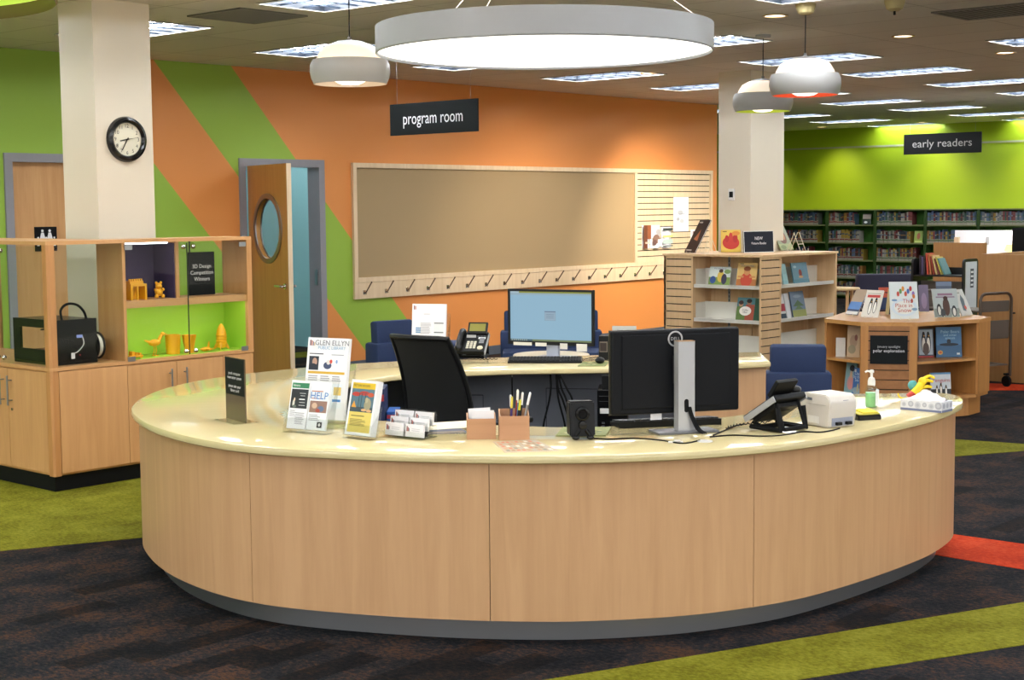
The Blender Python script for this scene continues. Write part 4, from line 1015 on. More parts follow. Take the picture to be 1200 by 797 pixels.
for i, (dx, a, hh, y) in enumerate(((-.002, .05, .112, .035), (.006, -.02, .104, .018))):
    q = l1 + Matrix.Rotation(z1, 3, 'Z') @ Vector((dx, y, 0))
    t = thing('note_cards', ['tilted white note card at the back of the small wooden box', 'white note cards at the front of the small wooden box'][i], 'cards', (q.x, q.y, DZ + .012), z1)
    M = Matrix.Rotation(-a, 4, 'Y'); b = MB(M); b.box((-.045, 0, 0), (.045, .007 if i else .002, hh)); b.obj('sheet_stack', PAPER, t)
pens = [(-.028, .02, 'purple capped pen', '3b2462', .10, .09, 'c8b23a'), (-.02, .04, 'slim dark pen behind the purple pen', '1e2026', -.02, .10, 'c8c8c8'), (.0, .05, 'red pen', '8e1f20', .22, .06, '8e1f20'), (.010, .03, 'yellow and black highlighter', '1a1a1a', .30, .055, 'cfc82a'),
        (.022, .05, 'tall light blue and white pen', '5b93c4', .06, .135, 'e8e4d8'), (.03, .035, 'black marker with white stripe', '101114', .24, .11, 'd8d6d2'), (.045, .03, 'white ended pen leaning right', '8a8682', .50, .085, 'e8e6e4'), (.045, .05, 'black pen leaning furthest right', '15161a', .55, .06, '15161a')]
for x, y, nm, c1_, a, top, c2_ in pens:
    q = l2 + Matrix.Rotation(z2, 3, 'Z') @ Vector((x * .55, y, 0))
    L_ = (.118 + top * .55) / math.cos(a)
    t = thing('pen', nm + ' in the wooden pen box', 'pen', (q.x, q.y, DZ + .008), z2, 0, 'pens in the wooden box')
    M = Matrix.Rotation(a * .46, 4, 'Y')
    b = MB(M); b.lathe([(.003, 0), (.0045, .012), (.0045, L_ * .72)], None, 10); b.obj('barrel', ink(c1_), t, True)
    b = MB(M); b.lathe([(.0052, L_ * .7205), (.005, L_ - .006), (.003, L_)], None, 10); b.obj('cap', ink(c2_), t, True)
# laminated sheet near the front edge
q = [pz(*p, DZ + .001) for p in ((577, 517.5), (628, 515), (656, 528.5), (592, 530.5))]
c = sum(q, Vector()) / 4
t = thing('laminated_sheet', 'laminated sheet of small printed squares in front of the boxes', 'sheet', (c.x, c.y, DZ + .0003))
b = MB(); b.prism([(p.x - c.x, p.y - c.y) for p in q][::-1], 0, .0008); b.obj('sheet', mat('laminate_white', 'dccfb4', .15), t)
b = MB(); g = lambda u, v: (q[0] * (1 - u) * (1 - v) + q[1] * u * (1 - v) + q[2] * u * v + q[3] * (1 - u) * v) - c
rr_ = random.Random(3)
for i in range(9):
    for j in range(5):
        u, v = .06 + i * .1, .08 + j * .175
        cc = ink(rr_.choice(['8d6a4a', 'a97c52', '6e6a5a', '9a8f80', 'b0603c', 'c9bfae']))
        b.poly([(p.x, p.y, .0012) for p in (g(u, v), g(u + .07, v), g(u + .07, v + .12), g(u, v + .12))], cc)
b.obj('print', None, t)
# mouse pads
def mousepad(label, pts, items=True):
    q = [pz(*p, DZ) for p in pts]; c = sum(q, Vector()) / 4
    t = thing('mouse_pad', label, 'mouse pad', (c.x, c.y, DZ + .0002))
    b = MB(); b.prism([(p.x - c.x, p.y - c.y) for p in q][::-1], 0, .004); b.obj('pad', mat('pad_green', '7d8450', .7, noise=.35, nscale=25), t)
    b = MB(); g = lambda u, v: (q[0] * (1 - u) * (1 - v) + q[1] * u * (1 - v) + q[2] * u * v + q[3] * (1 - u) * v) - c
    rr_ = random.Random(5)
    for i in range(14):
        u, v = rr_.uniform(.05, .85), rr_.uniform(.05, .8); k = g(u, v)
        b.prism([(k.x + .015 * rr_.uniform(.6, 1.2) * math.cos(a), k.y + .015 * rr_.uniform(.6, 1.2) * math.sin(a)) for a in [j * PI / 4 for j in range(8)]], .004, .0042 + i * .0001, ink(rr_.choice(['9a9660', '6a7a44', 'b0a878', '55663c'])))
    b.obj('print', None, t); return t
mousepad('green patterned mouse pad behind the small black speaker', ((660, 501.5), (716, 501.5), (710, 511.5), (651, 511.5)))
# speaker seen from behind
q = pz(683, 515.5, DZ)
def speaker(label, loc, rz):
    t = thing('desk_speaker', label, 'speaker', loc, rz)
    b = MB(); b.xprism([(.0, .012), (.085, .012), (.105, .15), (.02, .155)], -.052, .052); bmesh.ops.bevel(b.bm, geom=b.bm.edges[:], offset=.006, segments=2, affect='EDGES'); b.obj('cabinet', mat('speaker_black', '101114', .45, spec=.25), t, True)
    b = MB(); b.lathe([(.030, .002), (.028, -.010), (.020, -.012), (.016, -.004)], None, 28, (0, .008, .105), 'y'); b.lathe([(.018, 0), (.016, -.012), (.006, -.014)], None, 20, (0, .004, .06), 'y'); b.obj('rear_port', GB, t, True)
    b = MB()
    for s in (-1, 1): b.ball((s * .03, -.008, .010), .013, None, 14, 8, (1.2, 1.3, .75)); b.tube([(s * .03, -.004, .014), (s * .014, .0, .04)], .008, None, 8)
    b.obj('foot', GB, t, True); return t
speaker('small black speaker seen from behind, left of the big monitor', (q.x, q.y, DZ), CAMZ + .12)
# the big monitor, seen from behind
q = pz(803, 507, DZ); mrz = CAMZ + rad(16)
t = thing('monitor', 'large black monitor seen from behind on a silver stand', 'monitor', (q.x, q.y, DZ), mrz)
b = MB(); b.box((-.135, -.045, 0), (.135, .075, .010), None, .003); b.obj('stand_base', mat('stand_grey', '66676a', .35, .4), t)
SIL = mat('silver_paint', 'b0b1b4', .34, .35)
b = MB(); b.M = Matrix.Translation((0, 0, .0102)); b.prism([(-.038, -.018), (.034, -.018), (.038, -.012), (.038, .03), (-.038, .03)], 0, .372); b.obj('stand_column', SIL, t)
b = MB(); b.prism([(-.039, -.019), (.035, -.019), (.039, -.012), (.039, .031), (-.039, .031)], .3824, .3834, mat('stand_cap', 'b48a62', .3, .4)); b.obj('stand_cap', None, t)
b = MB(); b.yprism([(-.010 + .010 * math.cos(a) + .008, .115 + (.018 if math.sin(a) > 0 else -.018) + .010 * math.sin(a)) for a in [2 * PI * i / 16 for i in range(16)]], -.0188, -.0182); b.obj('cable_hole', BLACKM, t)
b = MB(); b.box((-.034, .0305, .20), (.034, .060, .32), None, .005); b.obj('mount', BLACKP, t)
MW, MH, MZ = .575, .352, .075
b = MB(); b.box((-MW / 2 - .015, .061, MZ), (MW / 2 - .015, .085, MZ + MH), None, .009); b.box((-MW / 2 + .03, .056, MZ + .025), (MW / 2 - .06, .063, MZ + MH - .02), None, .003); b.obj('back_shell', mat('monitor_black', '0b0d12', .55, spec=.2), t)
b = MB()
for a, c in (((-MW / 2 - .016, .0855, MZ - .001), (MW / 2 - .014, .094, MZ + .013)), ((-MW / 2 - .016, .0855, MZ + MH - .013), (MW / 2 - .014, .094, MZ + MH + .001)), ((-MW / 2 - .016, .0855, MZ + .013), (-MW / 2 - .002, .094, MZ + MH - .013)), ((MW / 2 - .028, .0855, MZ + .013), (MW / 2 - .014, .094, MZ + MH - .013))): b.box(a, c)
b.obj('bezel', mat('bezel_grey', '4a453c', .4, .3), t)
b = MB(); b.box((-MW / 2 - .002, .0856, MZ + .013), (MW / 2 - .028, .091, MZ + MH - .013)); b.obj('screen', mat('screen_off', '20242c', .15), t)
b = MB(); b.lathe([(.0265, 0), (.030, -.001), (.0335, 0)], None, 40, (-.022, .0555, .388), 'y', False); b.obj('logo_ring', SIL, t, True)
text(t, 'DELL', .019, -.022, .0548, .388, SIL)
b = MB(); b.box((-.125, .075, .048), (-.075, .0758, MZ)); b.obj('paper_tag', PAPER, t)
b = MB()
for k in range(3): b.tube(crom([(.004 + k * .006, -.019, .11), (.012 + k * .006, -.03, .07), (.03 + k * .008, -.05, .02), (.05 + k * .008, -.07, .004)], 5), .0035, None, 7)
b.obj('cable_bundle', BLACKM, t, True)
# keyboards
def keyboard(label, loc, rz, w=.44, d=.135):
    t = thing('keyboard', label, 'keyboard', loc, rz)
    b = MB(); b.xprism([(-d / 2, .0), (d / 2, .0), (d / 2, .026), (-d / 2, .012)], -w / 2, w / 2); b.obj('body', BLACKP, t)
    b = MB(Matrix.Rotation(math.atan2(.014, d), 4, 'X') if 0 else None); km = mat('key_black', '1c1d20', .5)
    for r in range(6):
        y = -d / 2 + .010 + r * .0195; z = .013 + (y + d / 2) * .105
        x = -w / 2 + .010
        row = [('.', 1)] * 15 if r else [('c', 1.25)] * 3 + [('s', 6)] + [('c', 1.25)] * 4
        tot = sum(k[1] for k in row); u = (w * .68) / tot
        for _, k in row:
            b.box((x, y, z), (x + u * k - .0025, y + .0165, z + .007), km); x += u * k
        for k in range(3 if r not in (2,) else 0): b.box((-w / 2 + .72 * w + k * .0175, y, z), (-w / 2 + .72 * w + k * .0175 + .015, y + .0165, z + .007), km)
        for k in range(4): b.box((-w / 2 + .845 * w + k * .0165, y, z), (-w / 2 + .845 * w + k * .0165 + .0145, y + .0165, z + .007), km)
    b.obj('keys', km, t); return t
q = pz(780, 497.2, DZ); keyboard('black keyboard under the big monitor seen from behind', (q.x, q.y, DZ), CAMZ + rad(12) + PI, .46)
# grommets by the monitor stand
for (x, y, lb) in ((826, 517.5, 'white cable grommet under the monitor cables'), (792, 519, 'white plastic clip on the counter beside the monitor base')):
    q = pz(x, y, DZ); t = thing('cable_grommet', lb, 'grommet', (q.x, q.y, DZ + .0001), CAMZ)
    b = MB()
    if x > 800: b.lathe([(.012, .004), (.03, .004), (.032, 0)], None, 28, cap=True); b.obj('ring', WHITEP, t, True)
    else: b.box((-.03, -.007, 0), (.028, .007, .006), None, .002); b.box((-.008, -.012, .0061), (.018, .004, .011), None, .002); b.obj('clip', WHITEP, t)
# phones
def make_phone(label, loc, rz, stand=True):
    t = thing('desk_phone', label, 'telephone', loc, rz)
    A = rad(32); M = Matrix.Translation((0, 0, .03)) @ Matrix.Rotation(A, 4, 'X')
    b = MB(M); b.box((-.09, 0, 0), (.10, .205, .026), None, .006); b.box((-.075, .03, -.022), (.085, .17, -.0005), None, .004); b.obj('body', BLACKP, t)
    for s in (-1, 1):
        b = MB(M); b.box((s * .097 + .005 - .0035, .004, -.006), (s * .097 + .005 + .0035, .20, .020), None, .002); b.obj('side_trim', SIL, t)
    b = MB(M); b.tube(crom([(-.062, .02, .035), (-.062, .045, .055), (-.062, .10, .062), (-.062, .16, .055), (-.062, .188, .035)], 5), .017, None, 12); b.ball((-.062, .022, .040), .024, None, 14, 8, (1, 1, .8)); b.ball((-.062, .186, .040), .024, None, 14, 8, (1, 1, .8)); b.obj('handset', mat('handset_black', '131417', .28), t, True)
    b = MB(M)
    for r in range(4):
        for k in range(3): b.box((-.02 + k * .022, .03 + r * .019, .0262), (-.004 + k * .022, .043 + r * .019, .031), None, .001)
    b.obj('keypad', mat('key_cream', 'cfc9b4', .5), t)
    b = MB(M)
    for k in range(6): b.box((-.025 + k * .02, .150, .0262), (-.012 + k * .02, .158, .030))
    for r in range(4): b.box((.055, .085 + r * .014, .0262), (.085, .094 + r * .014, .029), ink('8a8c90'))
    b.box((.045, .140 - .012, .0262), (.09, .145, .028), ink('d8dcda'))
    b.obj('function_keys', ink('5c5e62'), t)
    b = MB(M); b.lathe([(.018, .0262), (.018, .031), (.008, .032)], None, 24, (.07, .035, 0)); b.obj('navigation_ring', mat('ring_cream', 'cfc6a8', .35), t, True)
    M2 = M @ Matrix.Translation((0, .17, .024)) @ Matrix.Rotation(rad(22), 4, 'X')
    b = MB(M2); b.box((-.03, .0, 0), (.095, .085, .020), None, .004); b.obj('display_housing', BLACKP, t)
    b = MB(M2); b.box((-.018, .018, .0201), (.083, .072, .0215)); b.obj('display', mat('lcd_olive', '7d7a3c', .25, emit=.15, ecol='8a8a40'), t)
    b = MB()
    for s in (-.06, .07):
        b.tube([(s, .150, .12), (s, .19, .0125), (s, .06, .0105)], .008, None, 8); b.tube([(s, .02, .03), (s, .08, .008)], .007, None, 8)
    for s in (-.075, .085): b.tube([(s, .165, .10), (s, .185, .012), (s, .02, .012)], .011, None, 8)
    b.cyl((-.06, .19, .014), (.07, .19, .014), .009); b.box((-.07, .05, .002), (.08, .065, .02)); b.box((-.04, .10, .08), (.05, .125, .12))
    b.obj('stand', BLACKM, t, True)
    b = MB(); b.box((-.03, .097, .128), (.03, .1, .145)); b.obj('rear_label', ink('b8b8b8'), t)
    b = MB(); pts = [(-.075, .02, .04)]
    for i in range(60):
        u = i / 59; a = u * 22 * PI; pts.append((-.075 + u * .26 + .004 * math.cos(a), -.025 - .03 * math.sin(u * PI) + .0, .010 + .005 * math.sin(a)))
    b.tube(pts, .0025, None, 5); b.obj('coiled_cord', BLACKM, t, True)
    return t
q = pz(917, 503, DZ); e = cw(-.62, .78)   # faces away from the photographer, to the left
q = pz(892, 500, DZ)
make_phone('black desk phone seen from behind, right of the big monitor', (q.x, q.y, DZ + .0008), CAMZ + PI + rad(38))
# label printer
loc, rz, w = span((948, 499), (975, 502), DZ); q = pz(970, 498, DZ)
t = thing('receipt_printer', 'cream receipt printer with rounded top beside the rear of the phone', 'printer', (q.x, q.y, DZ), CAMZ + rad(30))
CREAM = mat('printer_cream', 'cdc6bc', .4)
prof = [(-.085, .002), (.085, .002), (.09, .05), (.10, .10), (.092, .128), (.07, .14), (-.07, .14), (-.09, .125), (-.098, .10), (-.085, .05)]
b = MB(); b.xprism(prof, -.075, .075); bmesh.ops.bevel(b.bm, geom=b.bm.edges[:], offset=.004, segments=2, affect='EDGES'); b.obj('body', CREAM, t, True)
b = MB(); b.box((-.077, -.07, .095), (.077, .05, .0975), None); b.obj('cover_seam', ink('b4ada4'), t)
b = MB(); b.box((-.055, -.0875, .008), (.062, -.084, .042)); b.obj('port_recess', ink('8f94a4'), t)
b = MB()
for x in (-.025, .03): b.box((x - .014, -.105, .012), (x + .014, -.088, .026), None, .003)
b.obj('plug', BLACKP, t)
b = MB(); b.box((-.0768, -.03, .015), (-.0755, .04, .045)); b.obj('label_sticker', ink('e2dfda'), t)
b = MB(); b.box((-.0765, .015, .110), (-.0755, .05, .122)); b.box((.0, -.0935, .112), (.03, -.0925, .116)); b.obj('button', ink('6d7078'), t)
def cable(label, pts, r=.003, z=None):
    P = crom([Vector(p) for p in pts], 8); c = P[0].copy(); c.z = min(p.z for p in P) - r
    t = thing('cable', label, 'cable', c)
    b = MB(); b.tube([p - c for p in P], r, None, 7); b.obj('wire', BLACKM, t, True); return t
gp = lambda x, y, h=.0035: pz(x, y, DZ) + Vector((0, 0, h))
cable('long black cable running along the counter from speaker to monitor cables', [gp(694, 514.5), gp(715, 515.5), gp(745, 514.5), gp(775, 517), gp(800, 520.5), gp(820, 517)])
cable('black cable from the monitor past the desk phone to the receipt printer', [gp(832, 513), gp(858, 511), gp(890, 512), gp(915, 511), gp(940, 507), gp(960, 507.5), gp(975, 505.5, .004), gp(984, 503.5, .006)])
cable('thin black cable looping up from the monitor cables to the phone', [gp(836, 511), gp(850, 505), gp(862, 500), gp(872, 498)])
# sticky note dish, sanitizer, tissues, toy
q = pz(1013, 491, DZ)
t = thing('note_dispenser', 'black dish of yellow sticky notes in front of the sanitizer', 'sticky notes', (q.x, q.y, DZ), CAMZ + .35)
b = MB(); b.xprism([(-.045, 0), (.05, 0), (.05, .032), (-.045, .022)], -.058, .058); bmesh.ops.bevel(b.bm, geom=b.bm.edges[:], offset=.003, segments=2, affect='EDGES'); b.obj('holder', GB, t)
b = MB(Matrix.Translation((0, 0, .0285)) @ Matrix.Rotation(math.atan2(.01, .095), 4, 'X')); b.box((-.054, -.042, 0), (.054, .044, .004)); b.box((-.03, -.035, .0041), (.045, .04, .009), mat('sticky_yellow', 'd9c83a', .7)); b.obj('note_pad', mat('sticky_pale', 'b9ae4a', .6), t)
q = pz(1021, 477.5, DZ)
t = thing('sanitizer_bottle', 'clear pump bottle of green hand sanitizer', 'sanitizer', (q.x, q.y, DZ + .0003), CAMZ)
b = MB(); b.lathe([(.026, 0), (.029, .006), (.029, .082), (.022, .098), (.014, .104)], None, 28); b.M = Matrix.Diagonal((1, .7, 1, 1)); b.obj('bottle', CLEAR, t, True)
b = MB(); b.lathe([(.024, .003), (.0265, .008), (.0265, .07)], None, 28); b.obj('gel', mat('gel_green', '8fd08c', .15), t, True)
b = MB(); b.lathe([(.0175, .1045), (.0175, .125), (.013, .138), (.006, .142), (.006, .162)], None, 20); b.lathe([(.011, .162), (.011, .172), (.006, .176)], None, 16); b.tube([(0, 0, .168), (-.022, 0, .170), (-.030, 0, .164)], .005); b.obj('pump', WHITEP, t, True)
b = MB(); b.box((.012, -.0295, .012), (.026, -.0275, .085)); b.box((.0275, -.022, .012), (.0292, .022, .085)); b.obj('label', ink('dfe3e6'), t)
loc, rz, w = span((1054.3, 479.6), (1104.4, 484.3), DZ)
rz -= .0; tw, td, tg = .205, .105, .048
t = thing('tissue_box', 'patterned tissue box at the right end of the desk', 'tissue box', (loc.x, loc.y, DZ), rz)
b = MB(); b.box((-tw / 2, 0, 0), (tw / 2, td, tg), None, .0015); b.obj('carton', mat('tissue_white', 'd2d2d6', .6), t)
b = MB(); rr_ = random.Random(9); G1, G2, BL = ink('a6a8b2'), ink('b9bac2'), ink('6d7594')
b.poly([(-tw / 2 + .001, -.0003, .0), (tw / 2 - .001, -.0003, .0), (tw / 2 - .001, -.0003, .010), (-tw / 2 + .001, -.0003, .010)], BL); b.poly([(tw / 2 + .0003, .001, 0), (tw / 2 + .0003, td - .001, 0), (tw / 2 + .0003, td - .001, .010), (tw / 2 + .0003, .001, .010)], BL)
for i in range(6):
    x = -tw / 2 + .018 + i * .034; z = .030 if i % 2 else .026; r = .011 + .003 * (i % 3)
    r = min(r, z - .0105, tg - z - .001)
    b.poly([(x + r * math.cos(a), -.0004, z + r * math.sin(a)) for a in [2 * PI * k / 16 for k in range(16)]], G1 if i % 2 else G2)
    b.poly([(x + .5 * r * math.cos(a), -.0006, z + .5 * r * math.sin(a)) for a in [2 * PI * k / 16 for k in range(16)]], G2 if i % 2 else G1)
for i in range(3):
    y = .02 + i * .033; z = .029; r = .012
    b.poly([(tw / 2 + .0004, y + r * math.cos(a), z + r * math.sin(a)) for a in [2 * PI * k / 16 for k in range(16)]], G1)
b.poly([(-.08 + .16 * k / 1, .015, tg + .0004) for k in (0, 1)] + [(.08, td - .015, tg + .0004), (-.08, td - .015, tg + .0004)], ink('cfc4ae'))
b.obj('print', None, t)
b = MB(); n = 14; rr_ = random.Random(2)
G = [[None] * (n + 1) for _ in range(7)]
for j in range(7):
    v = j / 6
    for i in range(n + 1):
        u = i / n; z = tg + .001 + (1 - abs(2 * v - 1)) * (.012 + .036 * math.sin(PI * min(1, u * 1.15)) * (.55 + .45 * u)) + .003 * rr_.uniform(-1, 1) * (0 < j < 6)
        G[j][i] = b.v((-.068 + u * (.165 if True else 0) + .004 * rr_.uniform(-1, 1), td / 2 + (v - .5) * (.05 + .02 * math.sin(u * 3)) + .004 * math.sin(u * 9), max(z, tg + .001)))
for j in range(6):
    for i in range(n): b.f([G[j][i], G[j][i + 1], G[j + 1][i + 1], G[j + 1][i]])
b.obj('tissue', mat('tissue_paper', 'e2dde0', .85), t, True)
q = pz(1076, 468, DZ)
t = thing('toy_figure', 'small yellow, teal and red toy lying behind the tissue box', 'toy', (q.x, q.y, DZ), CAMZ)
YT = mat('toy_yellow', 'e6c51c', .4)
b = MB(); b.tube([(-.02, 0, .03), (.005, 0, .06), (.02, 0, .085)], .020, None, 12, r2=.017); b.ball((.02, 0, .088), .02)
for a, z, l in ((.12, .10, .062), (-.35, .092, .055), (-.15, .062, .05)):
    b.tube(crom([(.015, 0, z - .008), (.015 + l * .55, 0, z + .012 * (a > 0)), (.015 + l, 0, z + l * a * .4)], 4), .0095, None, 10, r2=.006)
b.obj('body', YT, t, True)
b = MB(); b.ball((-.025, .01, .068), .024, None, 16, 10, (1, .5, 1)); b.obj('wing', mat('toy_teal', '4f9d9c', .4), t, True)
b = MB(); b.tube([(-.05, -.002, .012), (-.018, -.002, .036)], .015, None, 12); b.obj('cuff', mat('toy_red', 'b5382e', .5), t, True)
b = MB(); b.ball((.03, -.005, .025), .03, None, 14, 8, (1.2, .7, .8)); b.obj('belly', mat('toy_white', 'd6d2d0', .5), t, True)
b = MB(); b.tube(crom([(-.05, 0, .008), (-.075, 0, .006), (-.092, 0, .014), (-.098, 0, .030)], 5), .004, None, 8); b.obj('tail', YT, t, True)
# task chair inside the ring
q = cw(-.235, 7.50)
t = thing('task_chair', 'black mesh office chair inside the round desk', 'office chair', (q.x, q.y, 0), -PI / 2 + .10)
# local: front = -y.  the chair faces along +X of the room
t.rotation_euler = (0, 0, PI / 2 + rad(4))
b = MB(); nx, nz = 8, 12
def bk(u, v):
    w = .178 + .030 * math.sin(min(1, (1 - v) * 1.3) * PI / 2); x = (u - .5) * 2 * w
    return (x, .215 + .10 * v * v + .03 * v - .03 * (1 - (2 * u - 1) ** 2) * -1 - .035 * math.sin(v * PI), .50 + .565 * v)
V0 = [[b.v(bk(i / nx, j / nz)) for i in range(nx + 1)] for j in range(nz + 1)]
V1 = [[b.v((p[0], p[1] + .012, p[2])) for p in [bk(i / nx, j / nz) for i in range(nx + 1)]] for j in range(nz + 1)]
for j in range(nz):
    for i in range(nx): b.f([V0[j][i], V0[j][i + 1], V0[j + 1][i + 1], V0[j + 1][i]]); b.f([V1[j][i + 1], V1[j][i], V1[j + 1][i], V1[j + 1][i + 1]])
b.obj('backrest', mat('mesh_black', '08090b', .85, noise=.2, nscale=400), t, True)
path = [bk(0, j / nz) for j in range(nz)] + [bk(i / nx, 1) for i in range(nx)] + [bk(1, j / nz) for j in range(nz, 0, -1)] + [bk(i / nx, 0) for i in range(nx, 0, -1)]
b = MB(); b.tube([(p[0], p[1] + .006, p[2]) for p in path], .014, None, 8, True); b.obj('back_frame', BLACKP, t, True)
b = MB(); b.box((-.25, -.26, .44), (.25, .22, .51), None, .025); b.obj('seat', mat('seat_black', '0c0d10', .85), t, True)
b = MB(); b.tube(crom([(0, .05, .42), (0, .24, .42), (0, .28, .5), (0, .27, .62)], 5), .022, None, 8); b.obj('back_support', BLACKP, t, True)
for s in (-1, 1):
    b = MB(); b.tube(crom([(s * .2, .05, .43), (s * .29, .05, .45), (s * .30, .06, .62)], 5), .016, None, 8); b.box((s * .30 - .04, -.12, .62), (s * .30 + .04, .14, .65), None, .012); b.obj('armrest', BLACKP, t, True)
b = MB(); b.cyl((0, 0, .10), (0, 0, .43), .028, None, 16); b.obj('gas_post', BLACKP, t, True)
for k in range(5):
    a = 2 * PI * k / 5 + .3
    b = MB(); b.tube([(.03 * math.cos(a), .03 * math.sin(a), .11), (.30 * math.cos(a), .30 * math.sin(a), .075)], .020, None, 8, r2=.014); lg = b.obj('leg', BLACKP, t, True)
    b = MB(Matrix.Translation((.30 * math.cos(a), .30 * math.sin(a), .03)) @ Matrix.Rotation(a, 4, 'Z')); b.lathe([(.03, -.022), (.03, .022)], None, 18, (0, 0, 0), 'x'); b.obj('caster', BLACKM, lg, True)

# ================================================================ on the rear counter
q = pz(549, 421.5, DZ); make_phone('black desk phone with olive display on the rear counter', (q.x, q.y, DZ + .0008), CAMZ - rad(10))
loc, rz, w = span((480, 426), (524, 427), DZ); loc = loc + lift(.05, -rad(6))
pocket_holder('clear upright holder of white forms behind the office chair', loc, rz, .235, .30, .05, -rad(6), .5)
leaf_stack('form_stack', 'stack of white printed forms in the holder on the rear counter', 'forms', tilted(loc, rz, -rad(6), -.004, .004, .003), rz, -rad(6), .216, .352, .02,
           NEWS[:2] + [('r', .35, .82, .18, .008, '9a9aa2'), ('r', .66, .40, .28, .28, 'd4d8dc'), ('r', .66, .66, .28, .02, '6a7078'), ('r', .66, .50, .28, .018, '4e545c'), ('r', .66, .42, .28, .018, '6a7078'), ('r', .66, .30, .28, .018, '5a6068')]
           + [('e', .14 + .05 * (i % 3), .58 - .035 * (i // 3), .024, .016, '4d86b8') for i in range(9)] + lines(.26, .66, .33, 9, .022, 'b4b4ba') + [('r', .08, .38, .5, .02, '7a7a84')], 'e0dfe4')
q = pz(648, 420.5, DZ); t = thing('monitor', 'monitor with light blue screen on the rear counter', 'monitor', (q.x, q.y, DZ), -rad(73))
b = MB(); b.box((-.12, -.06, 0), (.12, .13, .010), None, .003); b.obj('stand_base', SIL, t)
b = MB(); b.box((-.040, -.010, .0102), (.040, .02, .20), None, .003); b.obj('stand_column', mat('stand_pale', 'aeb6c8', .3, .3), t)
MW, MH, MZ = .575, .345, .088
b = MB(); b.box((-MW / 2, -.030, MZ), (MW / 2, -.0105, MZ + MH), None, .004); b.obj('back_shell', BLACKP, t)
b = MB()
for a, c in (((-MW / 2, -.040, MZ), (MW / 2, -.0305, MZ + .022)), ((-MW / 2, -.040, MZ + MH - .014), (MW / 2, -.0305, MZ + MH)), ((-MW / 2, -.040, MZ + .022), (-MW / 2 + .014, -.0305, MZ + MH - .014)), ((MW / 2 - .014, -.040, MZ + .022), (MW / 2, -.0305, MZ + MH - .014))): b.box(a, c)
b.obj('bezel', BLACKP, t)
b = MB(); sw, s0, s1, yy = MW / 2 - .0145, MZ + .0225, MZ + MH - .0145, -.034
def scr(x0, z0, x1, z1, m, k): b.poly([(x0, yy - k * .0003, z0), (x1, yy - k * .0003, z0), (x1, yy - k * .0003, z1), (x0, yy - k * .0003, z1)], m)
SC = lambda n, c, e=1.0: mat('screen_' + n, '14181c', .4, spec=.2, emit=e, ecol=c)
scr(-sw, s0, sw, s1, SC('blue', '9cc4dc', .72), 0); scr(-sw, s1 - .010, sw, s1, SC('olive', 'a8ac50', .6), 1); scr(-sw, s1 - .010, -sw + .06, s1, SC('pale', 'b9d0dc', .7), 2); scr(-sw, s1 - .022, sw, s1 - .011, SC('bar', 'a9c4d4', .65), 1); scr(-sw, s0, sw, s0 + .011, SC('task', '8fa070', .55), 1); scr(-sw, s0, -sw + .15, s0 + .011, SC('task2', '5a7a86', .5), 2)
scr(-.04, .24, .034, .298, SC('box', '8fa6bc', .55), 1); scr(-.039, .241, .033, .297, SC('box2', 'a8c2d6', .65), 2); scr(-.04, .293, .034, .298, SC('box3', '7a8cb0', .5), 3)
for i in range(3): scr(-.03, .255 + i * .011, .022, .257 + i * .011, SC('txt', '8296ac', .5), 3)
for i in range(8): scr(-sw + .008 + i * .014, s0 + .002, -sw + .016 + i * .014, s0 + .009, SC('ico', 'c4d2c8', .6), 3)
b.obj('screen', None, t)
for x0, x1, z0 in ((-.25, -.125, -.006), (-.10, -.025, -.008), (.065, .115, -.022), (.175, .245, -.032)):
    b = MB(); b.box((x0, -.0415, MZ + z0), (x1, -.0405, MZ + .014)); b.obj('paper_note', ink('d9d6cc'), t)
q = pz(639, 424.5, DZ); keyboard('black keyboard in front of the blue screened monitor', (q.x, q.y, DZ), CAMZ - rad(4), .45)
mousepad('small green mouse pad on the rear counter beside the keyboard', ((683, 425), (713, 425), (709, 429.5), (677, 429.5)))
q = pz(703, 426.5, DZ); t = thing('computer_mouse', 'black mouse on the rear counter mouse pad', 'mouse', (q.x, q.y, DZ + .0062), CAMZ)
b = MB(); b.ball((0, 0, .016), .03, None, 18, 12, (1, 1.6, .62)); bmesh.ops.bisect_plane(b.bm, geom=b.bm.verts[:] + b.bm.edges[:] + b.bm.faces[:], plane_co=(0, 0, 0), plane_no=(0, 0, -1), clear_outer=True); b.obj('body', BLACKP, t, True)
b = MB(); b.lathe([(.006, -.003), (.006, .003)], None, 14, (0, -.028, .032), 'x'); b.obj('wheel', ink('4a4a4e'), t)
q = pz(712, 421.5, DZ); t = thing('desk_speaker', 'tall black desk speaker between the monitors on the rear counter', 'speaker', (q.x, q.y, DZ), CAMZ - .2)
b = MB(); b.box((-.05, -.04, 0), (.05, .06, .15), None, .006); b.obj('cabinet', BLACKP, t)
b = MB(); b.box((-.044, -.042, .05), (.006, -.0405, .115)); b.box((-.04, -.0435, .056), (.0, -.0425, .107), ink('2c1f1c')); b.obj('grille', ink('6a6258'), t)  # screen reflection on the cabinet, painted as a pale patch
q = pz(731, 420.5, DZ); t = thing('tabletop_sign', 'small clear tent sign behind the big monitor, with faint printing', 'sign', (q.x, q.y, DZ), CAMZ - .15, -rad(12))
b = MB(); b.box((-.075, 0, 0), (.075, .003, .205)); b.obj('panel', mat('grey_acrylic', 'aeb0a8', .2), t)
art(t, lines(.2, .86, .24, 4, .06, '6f7670', .02) + lines(.6, .86, .24, 4, .06, '6f7670', .02), -.075, 0, .15, .205, -.0003)
gp = lambda x, y, h=.0035: pz(x, y, DZ) + Vector((0, 0, h))
cable('black cable from the blue screened monitor to the right along the counter', [gp(680, 420), gp(683, 421.5), gp(686, 421.5), gp(692, 420), gp(702, 419)], .0028)
